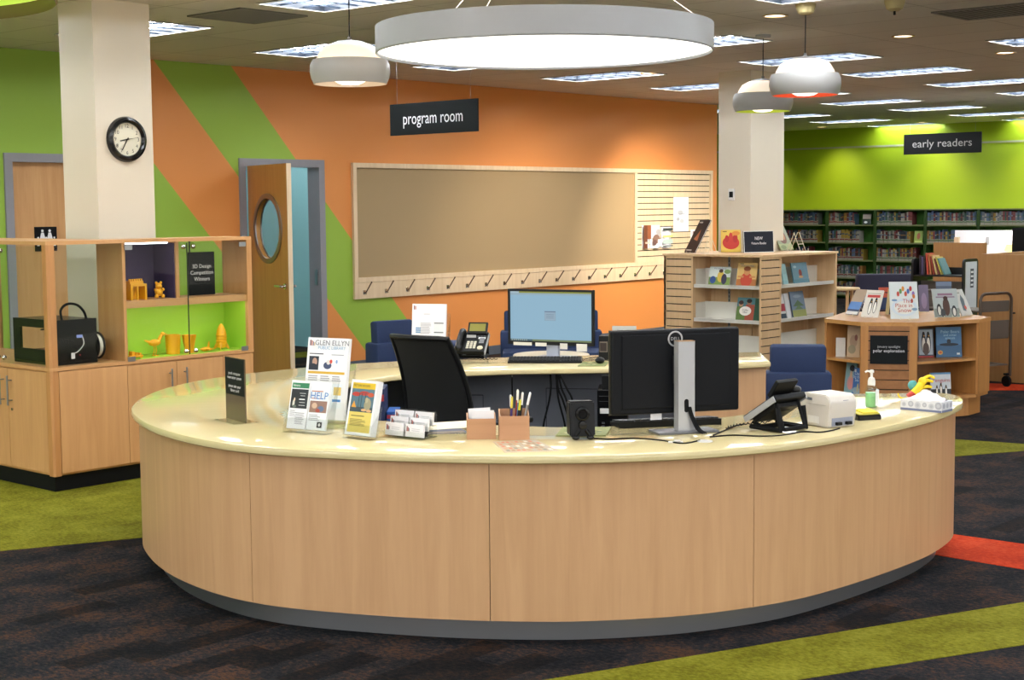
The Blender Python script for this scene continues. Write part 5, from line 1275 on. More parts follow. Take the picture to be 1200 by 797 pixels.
cable('black cable looping left behind the rear keyboard', [gp(632, 418.5), gp(628, 420), gp(622, 422), gp(612, 421.5)], .0028)
# cables hanging below the rear counter
for i, (xs, lb) in enumerate((((645, 645.5, 643.5, 637), 'single black cable hanging straight under the rear counter'), ((652, 653, 655, 662), 'leftmost cable of the bundle under the blue screened monitor'), ((653.5, 654, 660, 668), 'second cable of the bundle under the blue screened monitor'),
                              ((655, 658, 664, 671), 'third cable of the bundle under the blue screened monitor'), ((656.5, 664, 671, 672), 'outer looping cable of the bundle under the blue screened monitor'))):
    D_ = 8.80 - i * .02
    P = [dep(x, y, D_) for x, y in zip((xs[0], xs[0], xs[1], xs[2], xs[3], xs[3]), (436, 440, 455, 470, 498, 515))]
    P[0].z = min(P[0].z, DZ - .05)
    P = crom(P, 6); c = P[0].copy(); t = thing('cable', lb, 'cable', c, 0, 0, 'cables hanging under the rear counter')
    b = MB(); b.tube([p - c for p in P], .006, None, 7); b.obj('wire', BLACKM, t, True)
# computer under the counter, books under the counter
p = dep(711, 449, 8.60)
t = thing('computer_tower', 'black computer tower hung under the rear counter, half behind the big monitor', 'computer', (p.x, p.y, .20), CAMZ - .1)
b = MB(); b.box((-.055, 0, 0), (.12, .26, .44), None, .006); b.obj('case', GB, t)
b = MB(); b.box((-.04, -.003, .30), (.015, 0, .33), ink('d0d0d0')); b.box((-.045, -.002, .37), (.06, -.0005, .372), ink('3a3a3e')); b.box((-.045, -.002, .40), (.06, -.0005, .402), ink('3a3a3e'))
for i in range(4): b.box((-.03, -.002, .18 + i * .02), (-.012, -.0005, .19 + i * .02), ink('4a4c52'))
b.obj('front_details', None, t)
b = MB(); b.box((-.03, .05, .44), (.10, .09, DZ - .0365 - .2)); b.obj('mount_strap', BLACKM, t)
def plain_book(name, label, px, D, w, d, h, col, z, band=None):
    p = dep(px, 470, D); t = thing(name, label, 'book', (p.x, p.y, z), CAMZ)
    b = MB(); b.box((-w / 2, 0, 0), (w / 2, d, h), None, .002); b.obj('cover', ink(col), t)
    if band:
        b = MB(); b.box((-w / 2 + .003, -.001, h * .78), (w / 2 - .003, 0, h * .9)); b.obj('spine_label', ink(band), t)
plain_book('binder', 'navy binder with red tab under the counter left of the chair', 445, 8.05, .05, .22, .30, '1c2a52', .4203, 'b03030')
plain_book('reference_book', 'bright blue book under the counter beside the office chair', 459, 8.10, .06, .2, .17, '1f57a8', .4203, 'b03a4a')
plain_book('reference_book', 'dark red book lying low under the counter by the chair', 476, 8.16, .05, .18, .13, 'a02a34', .4203)

# ================================================================ lounge furniture behind the desk
def make_lounge(label, loc, rz, w=.46, group=None, h=.75, m=NAVY):
    t = thing('lounge_chair', label, 'chair', loc, rz, 0, group)
    b = MB(); b.box((-w / 2, .10, .10), (w / 2, .30, h * .765), None, .022); b.obj('back_shell', m, t, True)
    b = MB(); M0 = Matrix.Translation((0, .2, h * .60)) @ Matrix.Rotation(-.08, 4, 'X'); b.M = M0; b.box((-w * .42, -.06, 0), (w * .42, .05, h * .405), None, .022); b.obj('back_cushion', m, t, True)
    b = MB(); b.box((-w / 2 + .02, -.32, .12), (w / 2 - .02, .098, .42), None, .022); b.obj('seat', m, t, True)
    for sx in (-1, 1):
        for sy in (-.28, .26):
            b = MB(); b.cyl((sx * (w / 2 - .05), sy, 0), (sx * (w / 2 - .05), sy, .125), .016, None, 12); b.obj('leg', STEEL, t)
    return t
p = dep(932, 400, 10.25); lc0 = make_lounge('blue lounge chair seen from behind at the open end of the desk', (p.x, p.y, 0), CAMZ + PI - rad(6), .44)
p = dep(476, 400, 12.4); dup(lc0, (p.x, p.y, 0), CAMZ + rad(38), 'blue lounge chair by the wall behind the office chair')
p = dep(615, 400, 13.4); dup(lc0, (p.x, p.y, 0), CAMZ, 'left one of two blue chairs hidden behind the blue screened monitor')
p = dep(678, 400, 13.4); dup(lc0, (p.x, p.y, 0), CAMZ, 'right one of two blue chairs hidden behind the blue screened monitor')
p = dep(541, 410, 12.6); t = thing('stool', 'blue upholstered block stool half hidden by the rear desk phone', 'stool', (p.x, p.y, 0), CAMZ + .1)
b = MB(); b.box((-.2, -.2, .06), (.2, .2, .565), None, .022); b.obj('cushion', NAVY, t, True)
b = MB(); b.box((-.18, -.18, 0), (.18, .18, .062)); b.obj('plinth', BLACKM, t)
p = dep(646, 413, 11.8); t = thing('side_table', 'low round pale table between the blue chairs behind the desk', 'table', (p.x, p.y, 0))
b = MB(); b.lathe([(.30, .505), (.305, .515), (.30, .53)], None, 48); b.obj('tabletop', mat('table_cream', 'd8cbb0', .35), t, True)
b = MB(); b.cyl((0, 0, .02), (0, 0, .505), .03, None, 20); b.obj('post', STEEL, t)
b = MB(); b.lathe([(.2, 0), (.2, .012), (.04, .02)], None, 40); b.obj('base', STEEL, t, True)

# ================================================================ slatwall book kiosk
KH = 1.205
kc = dep(893.5, 298.3, 14.5); KX0, KY0 = kc.x, kc.y
KY1 = pX(778, 299, KX0).y; KX1 = pY(981, 296, KY0).x; KS = pX(810, 300, KX0).y; KT = pY(916, 300, KY0).x
t = kiosk = thing('book_kiosk', 'pale maple book kiosk with slatted end strips and white shelves', 'book display', (0, 0, 0))
MK = wood('kiosk_maple', 'd4ae80', 'e2be92'); ND = .32
b = MB(); b.box((KX0 - .01, KY0 - .01, KH - .022), (KX1 + .01, KY1 + .01, KH)); b.obj('top_panel', MK, t)
b = MB(); b.box((KX0 + ND, KY0 + ND, .0), (KX1 - .02, KY1 - .02, KH - .0225)); b.obj('core', MK, t)
b = MB(); b.box((KX0 + .02, KY0 + .02, 0), (KX1 - .04, KY0 + ND, .08)); b.box((KX0 + .02, KY0 + ND, 0), (KX0 + ND, KY1 - .04, .08)); b.obj('plinth', MK, t)
b = MB(); b.box((KX1 - .025, KY0, 0), (KX1, KY1, KH - .0225)); b.obj('end_panel', MK, t)
b = MB(); b.box((KX0, KY1 - .025, 0), (KX1 - .025, KY1, KH - .0225)); b.obj('back_panel', MK, t)
b = MB(); b.box((KX0 + .001, KS - .02, 0), (KX0 + ND, KS, KH - .0225)); b.obj('niche_side', MK, t)
b = MB(); b.box((KX0 + .001, KY0 + .013, 0), (KX0 + ND, KY0 + .033, KH - .0225)); b.obj('niche_side', MK, t)
b = MB(); b.box((KT - .02, KY0 + .001, 0), (KT, KY0 + ND, KH - .0225)); b.obj('niche_side', MK, t)
b = MB(Matrix.Translation((KX0, 0, 0)) @ Matrix.Rotation(-PI / 2, 4, 'Z'))   # local x -> -Y, local y -> +X
def slatbox(M, x0, x1, nm='slat_strip'):
    b = MB(M); z = .09; k = 0
    while z < KH - .04:
        z1 = min(z + .066, KH - .0225); b.box((x0, 0, z), (x1, .012, z1)); z += .0762
    o = b.obj(nm, MK, kiosk)
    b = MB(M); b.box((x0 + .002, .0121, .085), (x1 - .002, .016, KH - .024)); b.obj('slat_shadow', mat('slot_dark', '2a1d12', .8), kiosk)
MX = Matrix.Translation((KX0, 0, 0)) @ Matrix.Rotation(-PI / 2, 4, 'Z')
slatbox(MX, -KY1, -KS); slatbox(Matrix.Translation((0, KY0, 0)), KX0, KT - .02)
def metal_shelf(M, x0, x1, z):
    b = MB(M); b.box((x0, .02, z), (x1, ND - .005, z + .004)); b.box((x0, .02, z - .018), (x1, .024, z + .018)); o = b.obj('shelf', WHITEM, kiosk)
    b = MB(M); b.box((x0, ND - .10, z + .004), (x1, ND - .096, z + .175)); b.box((x0, .05, z + .004), (x0 + .003, ND - .1, z + .17)); b.obj('shelf_back', WHITEM, kiosk)
zs = (.885, .545, .215)
for z in zs:
    metal_shelf(MX, -KS + .0205, -KY0 - .034, z)
    metal_shelf(Matrix.Translation((0, KY0, 0)), KT + .0005, KX1 - .026, z + .0)
b = MB(); b.box((KX0 + ND - .006, KS - .26, .1), (KX0 + ND - .001, KS - .235, KH - .03), ink('9a9a98'))
for i in range(26): b.box((KX0 + ND - .0075, KS - .251, .12 + i * .04), (KX0 + ND - .0065, KS - .244, .14 + i * .04), BLACKM)
b.obj('shelf_standard', None, t)
# books in and on the kiosk
def pbook(label, l, r_, ytop, z, th, tilt, items, base, words=(), lift=.0006, group=None, wmin=None):
    loc, rz, w = span(l, r_, z); D = (loc - C0).dot(fwd); h = ((l[1] + r_[1]) / 2 - ytop) * D / F / math.cos(tilt) * .985
    w = wmin or w
    return book(label, loc + Vector((0, 0, lift + th * abs(math.sin(tilt)))), rz, tilt, w, h, th, items, base, words)
LE = -rad(12)
sx_ = KX0 + .075
def kbook(face, px, wpx, ytop, ybase, z, th, label, items, base, words=(), rot=0):
    if face == 'x':
        p = pX(px, ybase, sx_ + .0); rz = -PI / 2
    else:
        p = pY(px, ybase, KY0 + .075); rz = 0
    D = (p - C0).dot(fwd); k = .745 if face == 'x' else .666
    w = wpx * D / F / k; h = (ybase - ytop) * D / F / .985
    return book(label, (p.x, p.y, z + .0045 + th * math.sin(-LE) * 1.0), rz + rot, LE, w, h, th, items, base, words)
GRASS, SKY_ = '7f9a48', 'b8cdd8'
kbook('x', 842, 22, 311, 333, .885, .010, 'picture book with two people on grass, upper left kiosk shelf', [('r', 0, 0, 1, .45, GRASS), ('r', 0, .45, 1, .55, 'd2dad2'), ('e', .55, .48, .16, .3, 'd8b84a'), ('e', .55, .78, .1, .1, '4a2f24'), ('e', .2, .3, .14, .2, '31518e'), ('e', .72, .35, .13, .28, '3a3450'), ('e', .85, .75, .15, .12, '7d9a5a')], 'c9c8b0', (('My Little Dance', .022, .5, .9, '23408a'),))
kbook('x', 873.5, 20, 306, 333.5, .887, .012, 'orange picture book with an outstretched figure on the upper kiosk shelf', [('r', 0, 0, 1, .3, 'b8723a'), ('e', .5, .28, .3, .3, 'c8482e'), ('e', .5, .62, .16, .16, 'c98a50'), ('e', .5, .74, .18, .1, '8e4a22'), ('r', .05, .36, .3, .08, 'c98a50'), ('r', .65, .36, .3, .08, 'c98a50'), ('r', .1, .93, .2, .03, '3a3a42')], 'd9b46a', (('GRANDMOTHER', .020, .5, .86, '53678a'),))
kbook('x', 872, 18, 349, 376, .545, .012, 'picture book with two children and a white disc on the lower kiosk shelf', [('r', 0, 0, 1, 1, '4e7a80'), ('r', 0, .0, .5, .62, '5f7a3a'), ('r', .5, 0, .5, .7, 'a04a34'), ('e', .22, .72, .13, .12, 'b98a68'), ('e', .22, .78, .14, .09, '3a2418'), ('e', .68, .80, .13, .11, '9a6a4c'), ('e', .68, .86, .15, .09, '1f1814'), ('e', .5, .42, .34, .2, 'ece8e0')], '4e7a80', (('I Like', .03, .5, .46, '222222'), ('Him', .03, .5, .36, '222222')))
kbook('x', 887, 8, 350, 376.5, .545, .018, 'dark green book beside the children book on the lower kiosk shelf', [], '1f4a30')
kbook('y', 940, 23, 306, 330.5, .885, .012, 'blue picture book with a small red figure on the right kiosk shelf', [('e', .5, .5, .10, .18, '8c3a2c'), ('e', .5, .32, .14, .06, 'c8a070'), ('e', .2, .8, .1, .06, '9cb8c0'), ('r', 0, 0, 1, .2, '4f7f8e')], '5a8698')
kbook('y', 921.5, 7, 307, 331.5, .885, .010, 'pale teal book at the left of the right kiosk shelf', [('r', 0, .2, 1, .3, '9cc4c4')], '8fb9bd')
kbook('y', 938, 20, 341, 371, .545, .014, 'grey blue picture book with a green pagoda on the lower right kiosk shelf', [('r', 0, 0, 1, .28, '8f9254'), ('p', [(.1, .42), (.9, .42), (.5, .66)], '4f6a4a'), ('p', [(.2, .3), (.8, .3), (.5, .46)], '5f7a4e'), ('e', .5, .8, .3, .06, '8796a8')], '66788e')
kbook('y', 925.5, 6, 345, 374, .545, .012, 'white edged book beside the pagoda book on the lower right kiosk shelf', [], 'd8d8d8')
kbook('y', 919, 8, 346, 375, .545, .012, 'red and white book at the left end of the lower right kiosk shelf', [('r', 0, .3, 1, .3, 'a82a38'), ('r', 0, 0, 1, .2, '2a3a46')], 'd2d0d0')
# wire easels
WIRE = mat('easel_wire', 'd8ccb0', .4, .2)
def easel(label, loc, rz, s=1.0, tilt=-rad(22), th=.012):
    t = thing('book_easel', label, 'book easel', loc, rz, 0, 'wire book easels')
    b = MB(); r = .0026 * s; H = .13 * s; k = math.tan(-tilt); f = th / math.cos(tilt) + .016
    for x in (-.035, .035): b.tube([(x * s, -f, .020 * s), (x * s, -f - .003, r), (x * s, 0, r), (x * s, H * k, H), (x * s * .6, H * k + .008, H), (x * s * .7, H * k + .06 * s, r)], r, None, 6)
    b.obj('wire', WIRE, t, True)
    b = MB(); b.tube([(-.0327 * s, .05 * s * k, .05 * s), (.0327 * s, .05 * s * k, .05 * s)], r, None, 6); b.obj('crossbar', WIRE, t); return t
LN = -rad(22)
def on_easel(label, elabel, l, r_, ytop, z, th, items, base, words=(), turn=0.0, wmul=1.0, ltilt=LN, s=1.0):
    loc = pz((l[0] + r_[0]) / 2, (l[1] + r_[1]) / 2, z); D = (loc - C0).dot(fwd)
    h = ((l[1] + r_[1]) / 2 - ytop) * D / F / math.cos(ltilt) * .985
    w = (r_[0] - l[0]) * D / F * wmul; rz = CAMZ + turn
    book(label, loc + Vector((0, 0, .0062 + th * math.sin(-ltilt))), rz, ltilt, w, h, th, items, base, words)
    e_ = Matrix.Rotation(rz, 3, 'Z') @ Vector((0, th / math.cos(ltilt) + .004, 0))
    if elabel: easel(elabel, (loc.x + e_.x, loc.y + e_.y, z + .0003), rz, s, ltilt, th)
on_easel('dark picture book with an orange shape, turned sideways on an easel atop the kiosk', 'wire easel holding the dark sideways book on the kiosk', (803, 297.5), (813, 296.5), 259, KH, .012, [('p', [(.3, .4), (.7, .35), (.55, .7)], 'b8704a'), ('r', .1, .9, .3, .04, 'c8c4bc'), ('r', .1, .05, .5, .03, 'c8c4bc')], '2a211c', turn=-rad(66), wmul=2.4, ltilt=-rad(30))
on_easel('red and yellow picture book standing on top of the kiosk', None, (845, 296.5), (868.5, 296), 270, KH, .012, [('r', 0, .0, 1, .1, 'd8b84a'), ('e', .5, .42, .42, .3, 'c8372c'), ('e', .3, .6, .1, .16, 'b82c28'), ('e', .5, .7, .1, .18, 'c83c30'), ('e', .72, .62, .12, .2, 'b82c28'), ('e', .75, .84, .2, .1, 'd98a3a'), ('r', .1, .90, .2, .04, '7a5a2a')], 'e2bf54', ltilt=-rad(9))
loc, rz, w = span((872, 296.5), (907, 295.5), KH)
t = thing('tabletop_sign', 'dark navy framed sign reading NEW Picture Books on the kiosk', 'sign', loc, rz, -rad(4))
b = MB(); b.box((-w / 2, .0, .0008), (w / 2, .008, .222)); b.obj('panel', mat('sign_navy', '121826', .35, spec=.25), t)
b = MB()
for a, c in (((-w / 2, -.002, .0008), (-w / 2 + .005, -.0003, .222)), ((w / 2 - .005, -.002, .0008), (w / 2, -.0003, .222)), ((-w / 2 + .005, -.002, .217), (w / 2 - .005, -.0003, .222)), ((-w / 2 + .005, -.002, .0008), (w / 2 - .005, -.0003, .006))): b.box(a, c)
b.obj('frame', CHROME, t)
text(t, 'NEW', .045, 0, -.001, .145, PAPER); text(t, 'Picture Books', .034, 0, -.001, .095, PAPER)
on_easel('green and brown picture book turned right on an easel atop the kiosk', 'wire easel under the green and brown book on the kiosk', (917, 295), (929, 293.5), 265, KH, .012, [('e', .5, .55, .3, .3, '6a4432'), ('e', .6, .6, .12, .2, 'b07a50'), ('r', 0, 0, 1, .25, '8f9868'), ('e', .3, .12, .2, .08, '6f7a50')], '7d8260', turn=rad(50), wmul=2.5, ltilt=-rad(27))
q = pz(941, 294.5, KH); easel('empty wire easel at the right end of the kiosk top', (q.x, q.y, KH + .0003), CAMZ + rad(48), 1.5)
q = pz(827, 297.3, KH); easel('empty wire easel beside the dark sideways book on the kiosk', (q.x, q.y, KH + .0003), CAMZ - rad(60), 1.1)

# ================================================================ octagonal oak display table
OH = .775
pL, pA, pB, pC, pD = (pz(*p, OH) for p in ((966, 373.5), (1008, 377.5), (1075, 378), (1148, 374), (1161.5, 371.5)))
bk_ = cw(0, .95) - cw(0, 0)
OUT = [pL, pA, pB, pC, pD, pD + cw(-.18, .75) - cw(0, 0), pL + cw(.34, .75) - cw(0, 0)]
OUT = [Vector((p.x, p.y, 0)) for p in OUT]; oc = sum(OUT, Vector()) / 7
def inset(k): return [p + (oc - p).normalized() * k for p in OUT]
t = oct_ = thing('display_table', 'oak display table with angled open sides and a slatted front panel', 'display table', (0, 0, 0))
OZ = .15
b = MB(); b.prism(OUT, OH - .030, OH); b.obj('top_panel', OAK_X, t)
b = MB(); b.prism(inset(.015), OZ, OZ + .025); b.obj('bottom_panel', OAK, t)
b = MB(); b.prism(inset(.075), 0, OZ - .0002); b.obj('plinth', OAK, t)
I1 = inset(.014)
def board(p, q, z0, z1, nm, th=.02, m=OAK, parent=None):
    d = (q - p).normalized(); n2 = Vector((-d.y, d.x, 0)) * th / 2
    b = MB(); b.prism([p - n2, q - n2, q + n2, p + n2], z0, z1); return b.obj(nm, m, parent or oct_)
z0, z1 = OZ + .0252, OH - .0302
def inward(p, q):
    d = (q - p).normalized(); m_ = Vector((-d.y, d.x, 0)); return m_ if m_.dot(oc - p) > 0 else -m_
nR_, nL_ = inward(I1[2], I1[3]), inward(I1[0], I1[1])
inA, inL = I1[1] + nL_ * .30, I1[0] + nL_ * .30 + (I1[1] - I1[0]) * .05; inB, inC = I1[2] + nR_ * .34, I1[3] + nR_ * .34 + (I1[2] - I1[3]) * .02
dAB = (I1[2] - I1[1]).normalized(); nAB = Vector((dAB.y, -dAB.x, 0)); nAB = nAB if nAB.dot(oc - I1[1]) < 0 else -nAB
board(I1[1], inA, z0, z1, 'side_board'); board(I1[2], inB, z0, z1, 'side_board'); board(I1[3], inC + (inC - I1[3]) * .0, z0, z1, 'side_board'); board(I1[0], inL, z0, z1, 'side_board'); board(I1[3], I1[4], z0, z1, 'corner_panel')
board(I1[4], I1[5], z0, z1, 'back_board'); board(I1[5], I1[6], z0, z1, 'back_board'); board(I1[6], I1[0], z0, z1, 'back_board')
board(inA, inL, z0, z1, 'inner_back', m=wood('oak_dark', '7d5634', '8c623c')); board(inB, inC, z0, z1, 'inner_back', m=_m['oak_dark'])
for P in ([I1[0], I1[1], inA, inL], [I1[2], I1[3], inC, inB]):
    c = sum(P, Vector()) / 4; b = MB(); b.prism([p + (c - p) * .03 for p in P], .445, .465); b.obj('shelf', OAK_X, t)
# slatted front
fw_ = (I1[2] - I1[1]).length; frz = math.atan2(dAB.y, dAB.x); MF_ = Matrix.Translation(((I1[1] + I1[2]) / 2) + nAB * .0125) @ Matrix.Rotation(frz, 4, 'Z')
b = MB(MF_); b.box((-fw_ / 2, 0, z0), (-fw_ / 2 + .055, .018, z1)); b.box((fw_ / 2 - .055, 0, z0), (fw_ / 2, .018, z1)); b.obj('front_stile', OAK, t)
b = MB(MF_); z = z0 + .0
while z < z1 - .01:
    b.box((-fw_ / 2 + .0555, .002, z), (fw_ / 2 - .0555, .014, min(z + .068, z1))); z += .0762
b.obj('slat_panel', wood('oak_slat', '8f6038', 'a06e42', 'x'), t)
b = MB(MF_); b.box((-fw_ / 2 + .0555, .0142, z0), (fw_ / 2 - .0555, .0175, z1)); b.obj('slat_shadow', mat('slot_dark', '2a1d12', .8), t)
c = (I1[1] + I1[2]) / 2 + nAB * .0200
sgx = pz(1043.5, 424.5, .45)
t = thing('tabletop_sign', 'black sign reading polar exploration on the slatted table front', 'sign', (c.x, c.y, .45), frz)
b = MB(); b.box((-.142, 0, 0), (.142, .004, .222)); b.obj('panel', SIGN, t)
text(t, 'january spotlight', .026, 0, -.001, .135, ink('b9b9bd')); text(t, 'polar exploration', .034, 0, -.001, .102, PAPER)
# books in the table
def obook(px, yb, ytop, wpx, z, th, label, items, base, words=(), rz=None, tilt=-rad(7), back=.0):
    p = pz(px, yb, z); D = (p - C0).dot(fwd)
    return book(label, (p.x, p.y, z + .001 + th * math.sin(-tilt)), CAMZ if rz is None else rz, tilt, wpx * D / F, (yb - ytop) * D / F, th, items, base, words)
rR = math.atan2((pC - pB).y, (pC - pB).x); rLf = math.atan2((pA - pL).y, (pA - pL).x)
SH = .4655; BZ = OZ + .0255
obook(1085.5, 419.5, 385.5, 19, SH, .012, 'penguin book on the upper right shelf of the oak table', [('r', 0, 0, 1, .06, 'a02a2a'), ('r', .06, .1, .88, .86, 'a6b4c0')] + penguin(.36, .5, .34, .9) + penguin(.66, .5, .34, .9) + [('e', .5, .3, .2, .22, '5a4a44')], '3a4454', rz=CAMZ + .12)
obook(1112.5, 419, 383.5, 31, SH, .012, 'blue book of polar animals on the upper right shelf of the oak table', [('r', 0, 0, 1, .4, '3d6488'), ('r', 0, .4, 1, .6, '4d7aa4'), ('e', .5, .42, .38, .05, '222c38'), ('e', .5, .52, .08, .08, '27323e'), ('e', .15, .16, .1, .07, 'c8a040'), ('e', .15, .16, .06, .04, 'b04a3a'), ('r', .8, .08, .12, .06, 'd0d8d8')], '44719c', (('Polar Bears', .034, .55, .84, 'a8d0e4'), ('and other', .028, .55, .73, 'a8d0e4'), ('animals', .028, .55, .63, 'a8d0e4')), rz=CAMZ + .12)
obook(1103, 464, 437, 25, BZ, .016, 'book titled Penguins on the bottom right shelf of the oak table', [('r', 0, .0, 1, .28, '23282e'), ('r', 0, .92, 1, .08, '5b8ab0')] + penguin(.3, .22, .2, .6) + penguin(.5, .28, .24, .6) + penguin(.75, .2, .22, .6), 'bfc6cc', (('Penguins', .042, .52, .66, 'b03a34'),), rz=CAMZ + .15)
obook(985, 418.5, 396, 11, SH, .006, 'small white card on the upper left shelf of the oak table', [], 'c4bdb2', rz=CAMZ - .25)
obook(999.5, 419, 382, 15, SH, .010, 'tan picture book leaning on the upper left shelf of the oak table', [('e', .5, .5, .3, .2, 'a08468'), ('e', .7, .62, .12, .1, '7a4a3a'), ('e', .4, .25, .3, .14, '8f8466')], 'b89c78', rz=CAMZ - .45)
obook(994.5, 462, 424, 18, BZ, .010, 'teal picture book on the bottom left shelf of the oak table', [('e', .6, .8, .25, .1, '24242c'), ('e', .55, .35, .3, .22, 'c88a84'), ('e', .55, .6, .12, .12, 'c8a080')], '7fa4aa', rz=rLf)
obook(1002.5, 464.5, 431.5, 14, BZ, .010, 'blue seaside picture book on the bottom left shelf of the oak table', [('e', .5, .2, .5, .12, '8ba0a8'), ('e', .65, .3, .12, .16, 'b0a47c'), ('r', .08, .85, .2, .1, 'd4d0c8')], '3d68a0', (('Dad', .04, .5, .8, 'c8d4e0'), ('by the', .035, .5, .68, 'c8d4e0'), ('Sea', .035, .5, .57, 'c8d4e0')), rz=rLf)
# books on top of the table
def top_book(*a, **k): return on_easel(a[0], a[1], a[2], a[3], a[4], OH, *a[5:], **k)
top_book('narrow blue and tan book turned sideways at the left of the oak table top', 'wire easel behind the sideways book at the left of the oak table', (994, 369.5), (1001, 370.5), 341, .012, [('r', 0, .5, 1, .5, 'a8927a'), ('r', 0, .2, 1, .3, '5a86c0'), ('r', 0, 0, 1, .12, 'd8d6d2')], '2c3a5a', turn=-rad(62), wmul=2.9, ltilt=-rad(30))
top_book('white penguin book with red title on the oak table top', 'wire easel of the white penguin book with red title', (1011, 372.5), (1026, 373.5), 342, .012, [('r', .1, .86, .8, .02, '8a8a70'), ('r', .12, .72, .76, .1, 'c8403a')] + penguin(.42, .36, .28, .8) + penguin(.7, .4, .27, .8), 'd9d4c8', turn=-rad(40), wmul=1.42, ltilt=-rad(27))
top_book('orange and navy book behind the penguin book on the oak table', None, (1031, 364), (1048, 364.5), 338, .012, [('r', 0, 0, 1, .55, '1c2c50'), ('r', 0, .55, 1, .45, 'a8452a'), ('r', .4, .74, .4, .05, '3a2420')], 'a8452a', ltilt=-rad(14))
top_book('thin dark book edge left of the snow picture book on the oak table', None, (1040, 369), (1045, 370.5), 340, .012, [('r', 0, 0, .4, 1, 'b8a878')], '2a2c30', turn=-rad(50), wmul=2.5, ltilt=-rad(10))
top_book('large pale blue picture book about snow in the middle of the oak table', 'wire easel of the large pale blue snow book', (1044, 374.5), (1077, 375), 331.5, .012, [('e', .5, .3, .46, .24, 'c4d4de'), ('e', .5, .3, .36, .18, 'd8ddd8'), ('e', .16, .5, .1, .03, '6a90b4'), ('e', .86, .25, .1, .04, '7fa0bc')] + [('e', .3 + .09 * i, .74 + .07 * ((i * 37) % 3 - 1), .05, .07, c_) for i, c_ in enumerate(('b84a3a', '5f8a4a', 'd08a3a', 'c0503a', '4a6aa4', 'b83a34', '8a6ab0'))] + [('e', .85, .6, .05, .06, 'c8743a'), ('e', .78, .48, .04, .06, 'b04a3a')], 'cfd8d8', (('This', .045, .62, .47, 'b0483a'), ('Place in', .045, .48, .35, 'b0483a'), ('Snow', .05, .5, .22, 'b0483a')), ltilt=-rad(15))
top_book('purple grey book behind the snow picture book on the oak table', None, (1078, 366), (1089, 366.5), 335, .012, [('e', .5, .4, .3, .3, '8a7a94')], '6a6078', ltilt=-rad(14))
top_book('penguin photo book with grey title on the oak table top', 'wire easel of the penguin photo book', (1095, 372.5), (1126, 373), 340, .012, [('r', 0, 0, 1, .3, '7f8a84'), ('r', .2, .76, .6, .08, '8a6a80'), ('r', .12, .68, .76, .05, '8a7a8a'), ('e', .5, .36, .14, .32, '4a3228'), ('e', .5, .66, .09, .08, '3a261e'), ('e', .2, .25, .1, .22, '2c3034'), ('e', .2, .22, .06, .16, 'c8c8c0'), ('e', .8, .2, .1, .2, '2c3034'), ('e', .8, .17, .06, .14, 'c8c8c0'), ('e', .34, .14, .1, .14, '3a3e42')], 'aab4b4', turn=rad(10), ltilt=-rad(18))
top_book('grey white whale book leaning at the right end of the oak table', 'wire easel of the whale book', (1127, 371.5), (1141, 370.5), 341, .012, [('p', [(.3, .2), (.55, .15), (.75, .6), (.6, .8), (.4, .6)], '4f5a60'), ('e', .6, .3, .1, .08, 'c04a3a'), ('r', .1, .84, .5, .05, '8a8a80')], 'b9b8b0', turn=rad(42), wmul=1.6, ltilt=-rad(27))
top_book('slate blue book standing behind the penguin photo book', None, (1098, 365), (1116, 365), 331, .012, [('r', 0, .85, 1, .15, '6a7a90')], '4a586c', ltilt=-rad(10))

# ================================================================ book trucks, reference desk, seating at the right
# black book truck
p = dep(1107, 302, 16.0); t = thing('book_truck', 'black book truck loaded with leaning books, behind the oak table', 'book cart', (p.x, p.y, 0), CAMZ - rad(42))
BT = mat('truck_black', '0c0c0f', .35); Lh = .29; TH = 1.105
for s in (-1, 1):
    b = MB(); x = s * Lh
    pr = [(-.17, .12), (.17, .12)] + [(.12 + .05 * math.cos(a), TH - .05 + .05 * math.sin(a)) for a in [i * PI / 10 for i in range(6)]] + [(-.12 + .05 * math.cos(a), TH - .05 + .05 * math.sin(a)) for a in [PI / 2 + i * PI / 10 for i in range(6)]]
    b.xprism(pr, x - .012, x + .012); b.obj('end_panel', BT, t)
b = MB(); b.xprism([(-.135, .55), (.135, .55), (.135, TH - .03), (-.135, TH - .03)], Lh + .0122, Lh + .0135); 
b.xprism([(-.02, .80), (.06, .80), (.06, 1.0), (-.02, 1.0)], Lh + .0136, Lh + .0142, ink('4a4e56'))
for i in range(4): b.xprism([(-.01 + .0, .82 + i * .045), (.05, .82 + i * .045), (.05, .84 + i * .045), (-.01, .84 + i * .045)], Lh + .0143, Lh + .0148, ink('e8e8ea'))
b.obj('label_and_gleam', mat('gleam_silver', 'd4d8de', .3), t)  # pale colours stand for reflections on the end panel, with label bars
for z in (.20, .56, .915):
    b = MB(); b.box((-Lh + .0125, -.16, z), (Lh - .0125, .16, z + .014)); b.box((-Lh + .0125, .15, z + .014), (Lh - .0125, .16, z + .09)); b.obj('shelf', BT, t)
b = MB(); b.box((-Lh + .0125, .02, .58), (Lh - .0125, .03, .86)); b.obj('divider', mat('truck_grey', '6a6058', .6), t)
for sx in (-1, 1):
    for sy in (-1, 1):
        b = MB(); b.lathe([(.045, -.014), (.045, .014)], None, 20, (sx * (Lh - .03), sy * .13, .045), 'x'); b.box((sx * (Lh - .03) - .02, sy * .13 - .015, .085), (sx * (Lh - .03) + .02, sy * .13 + .015, .1199)); b.obj('caster', BLACKM, t)
R_ = Matrix.Rotation(CAMZ - rad(42), 3, 'Z')
x = -.26; pa = 0
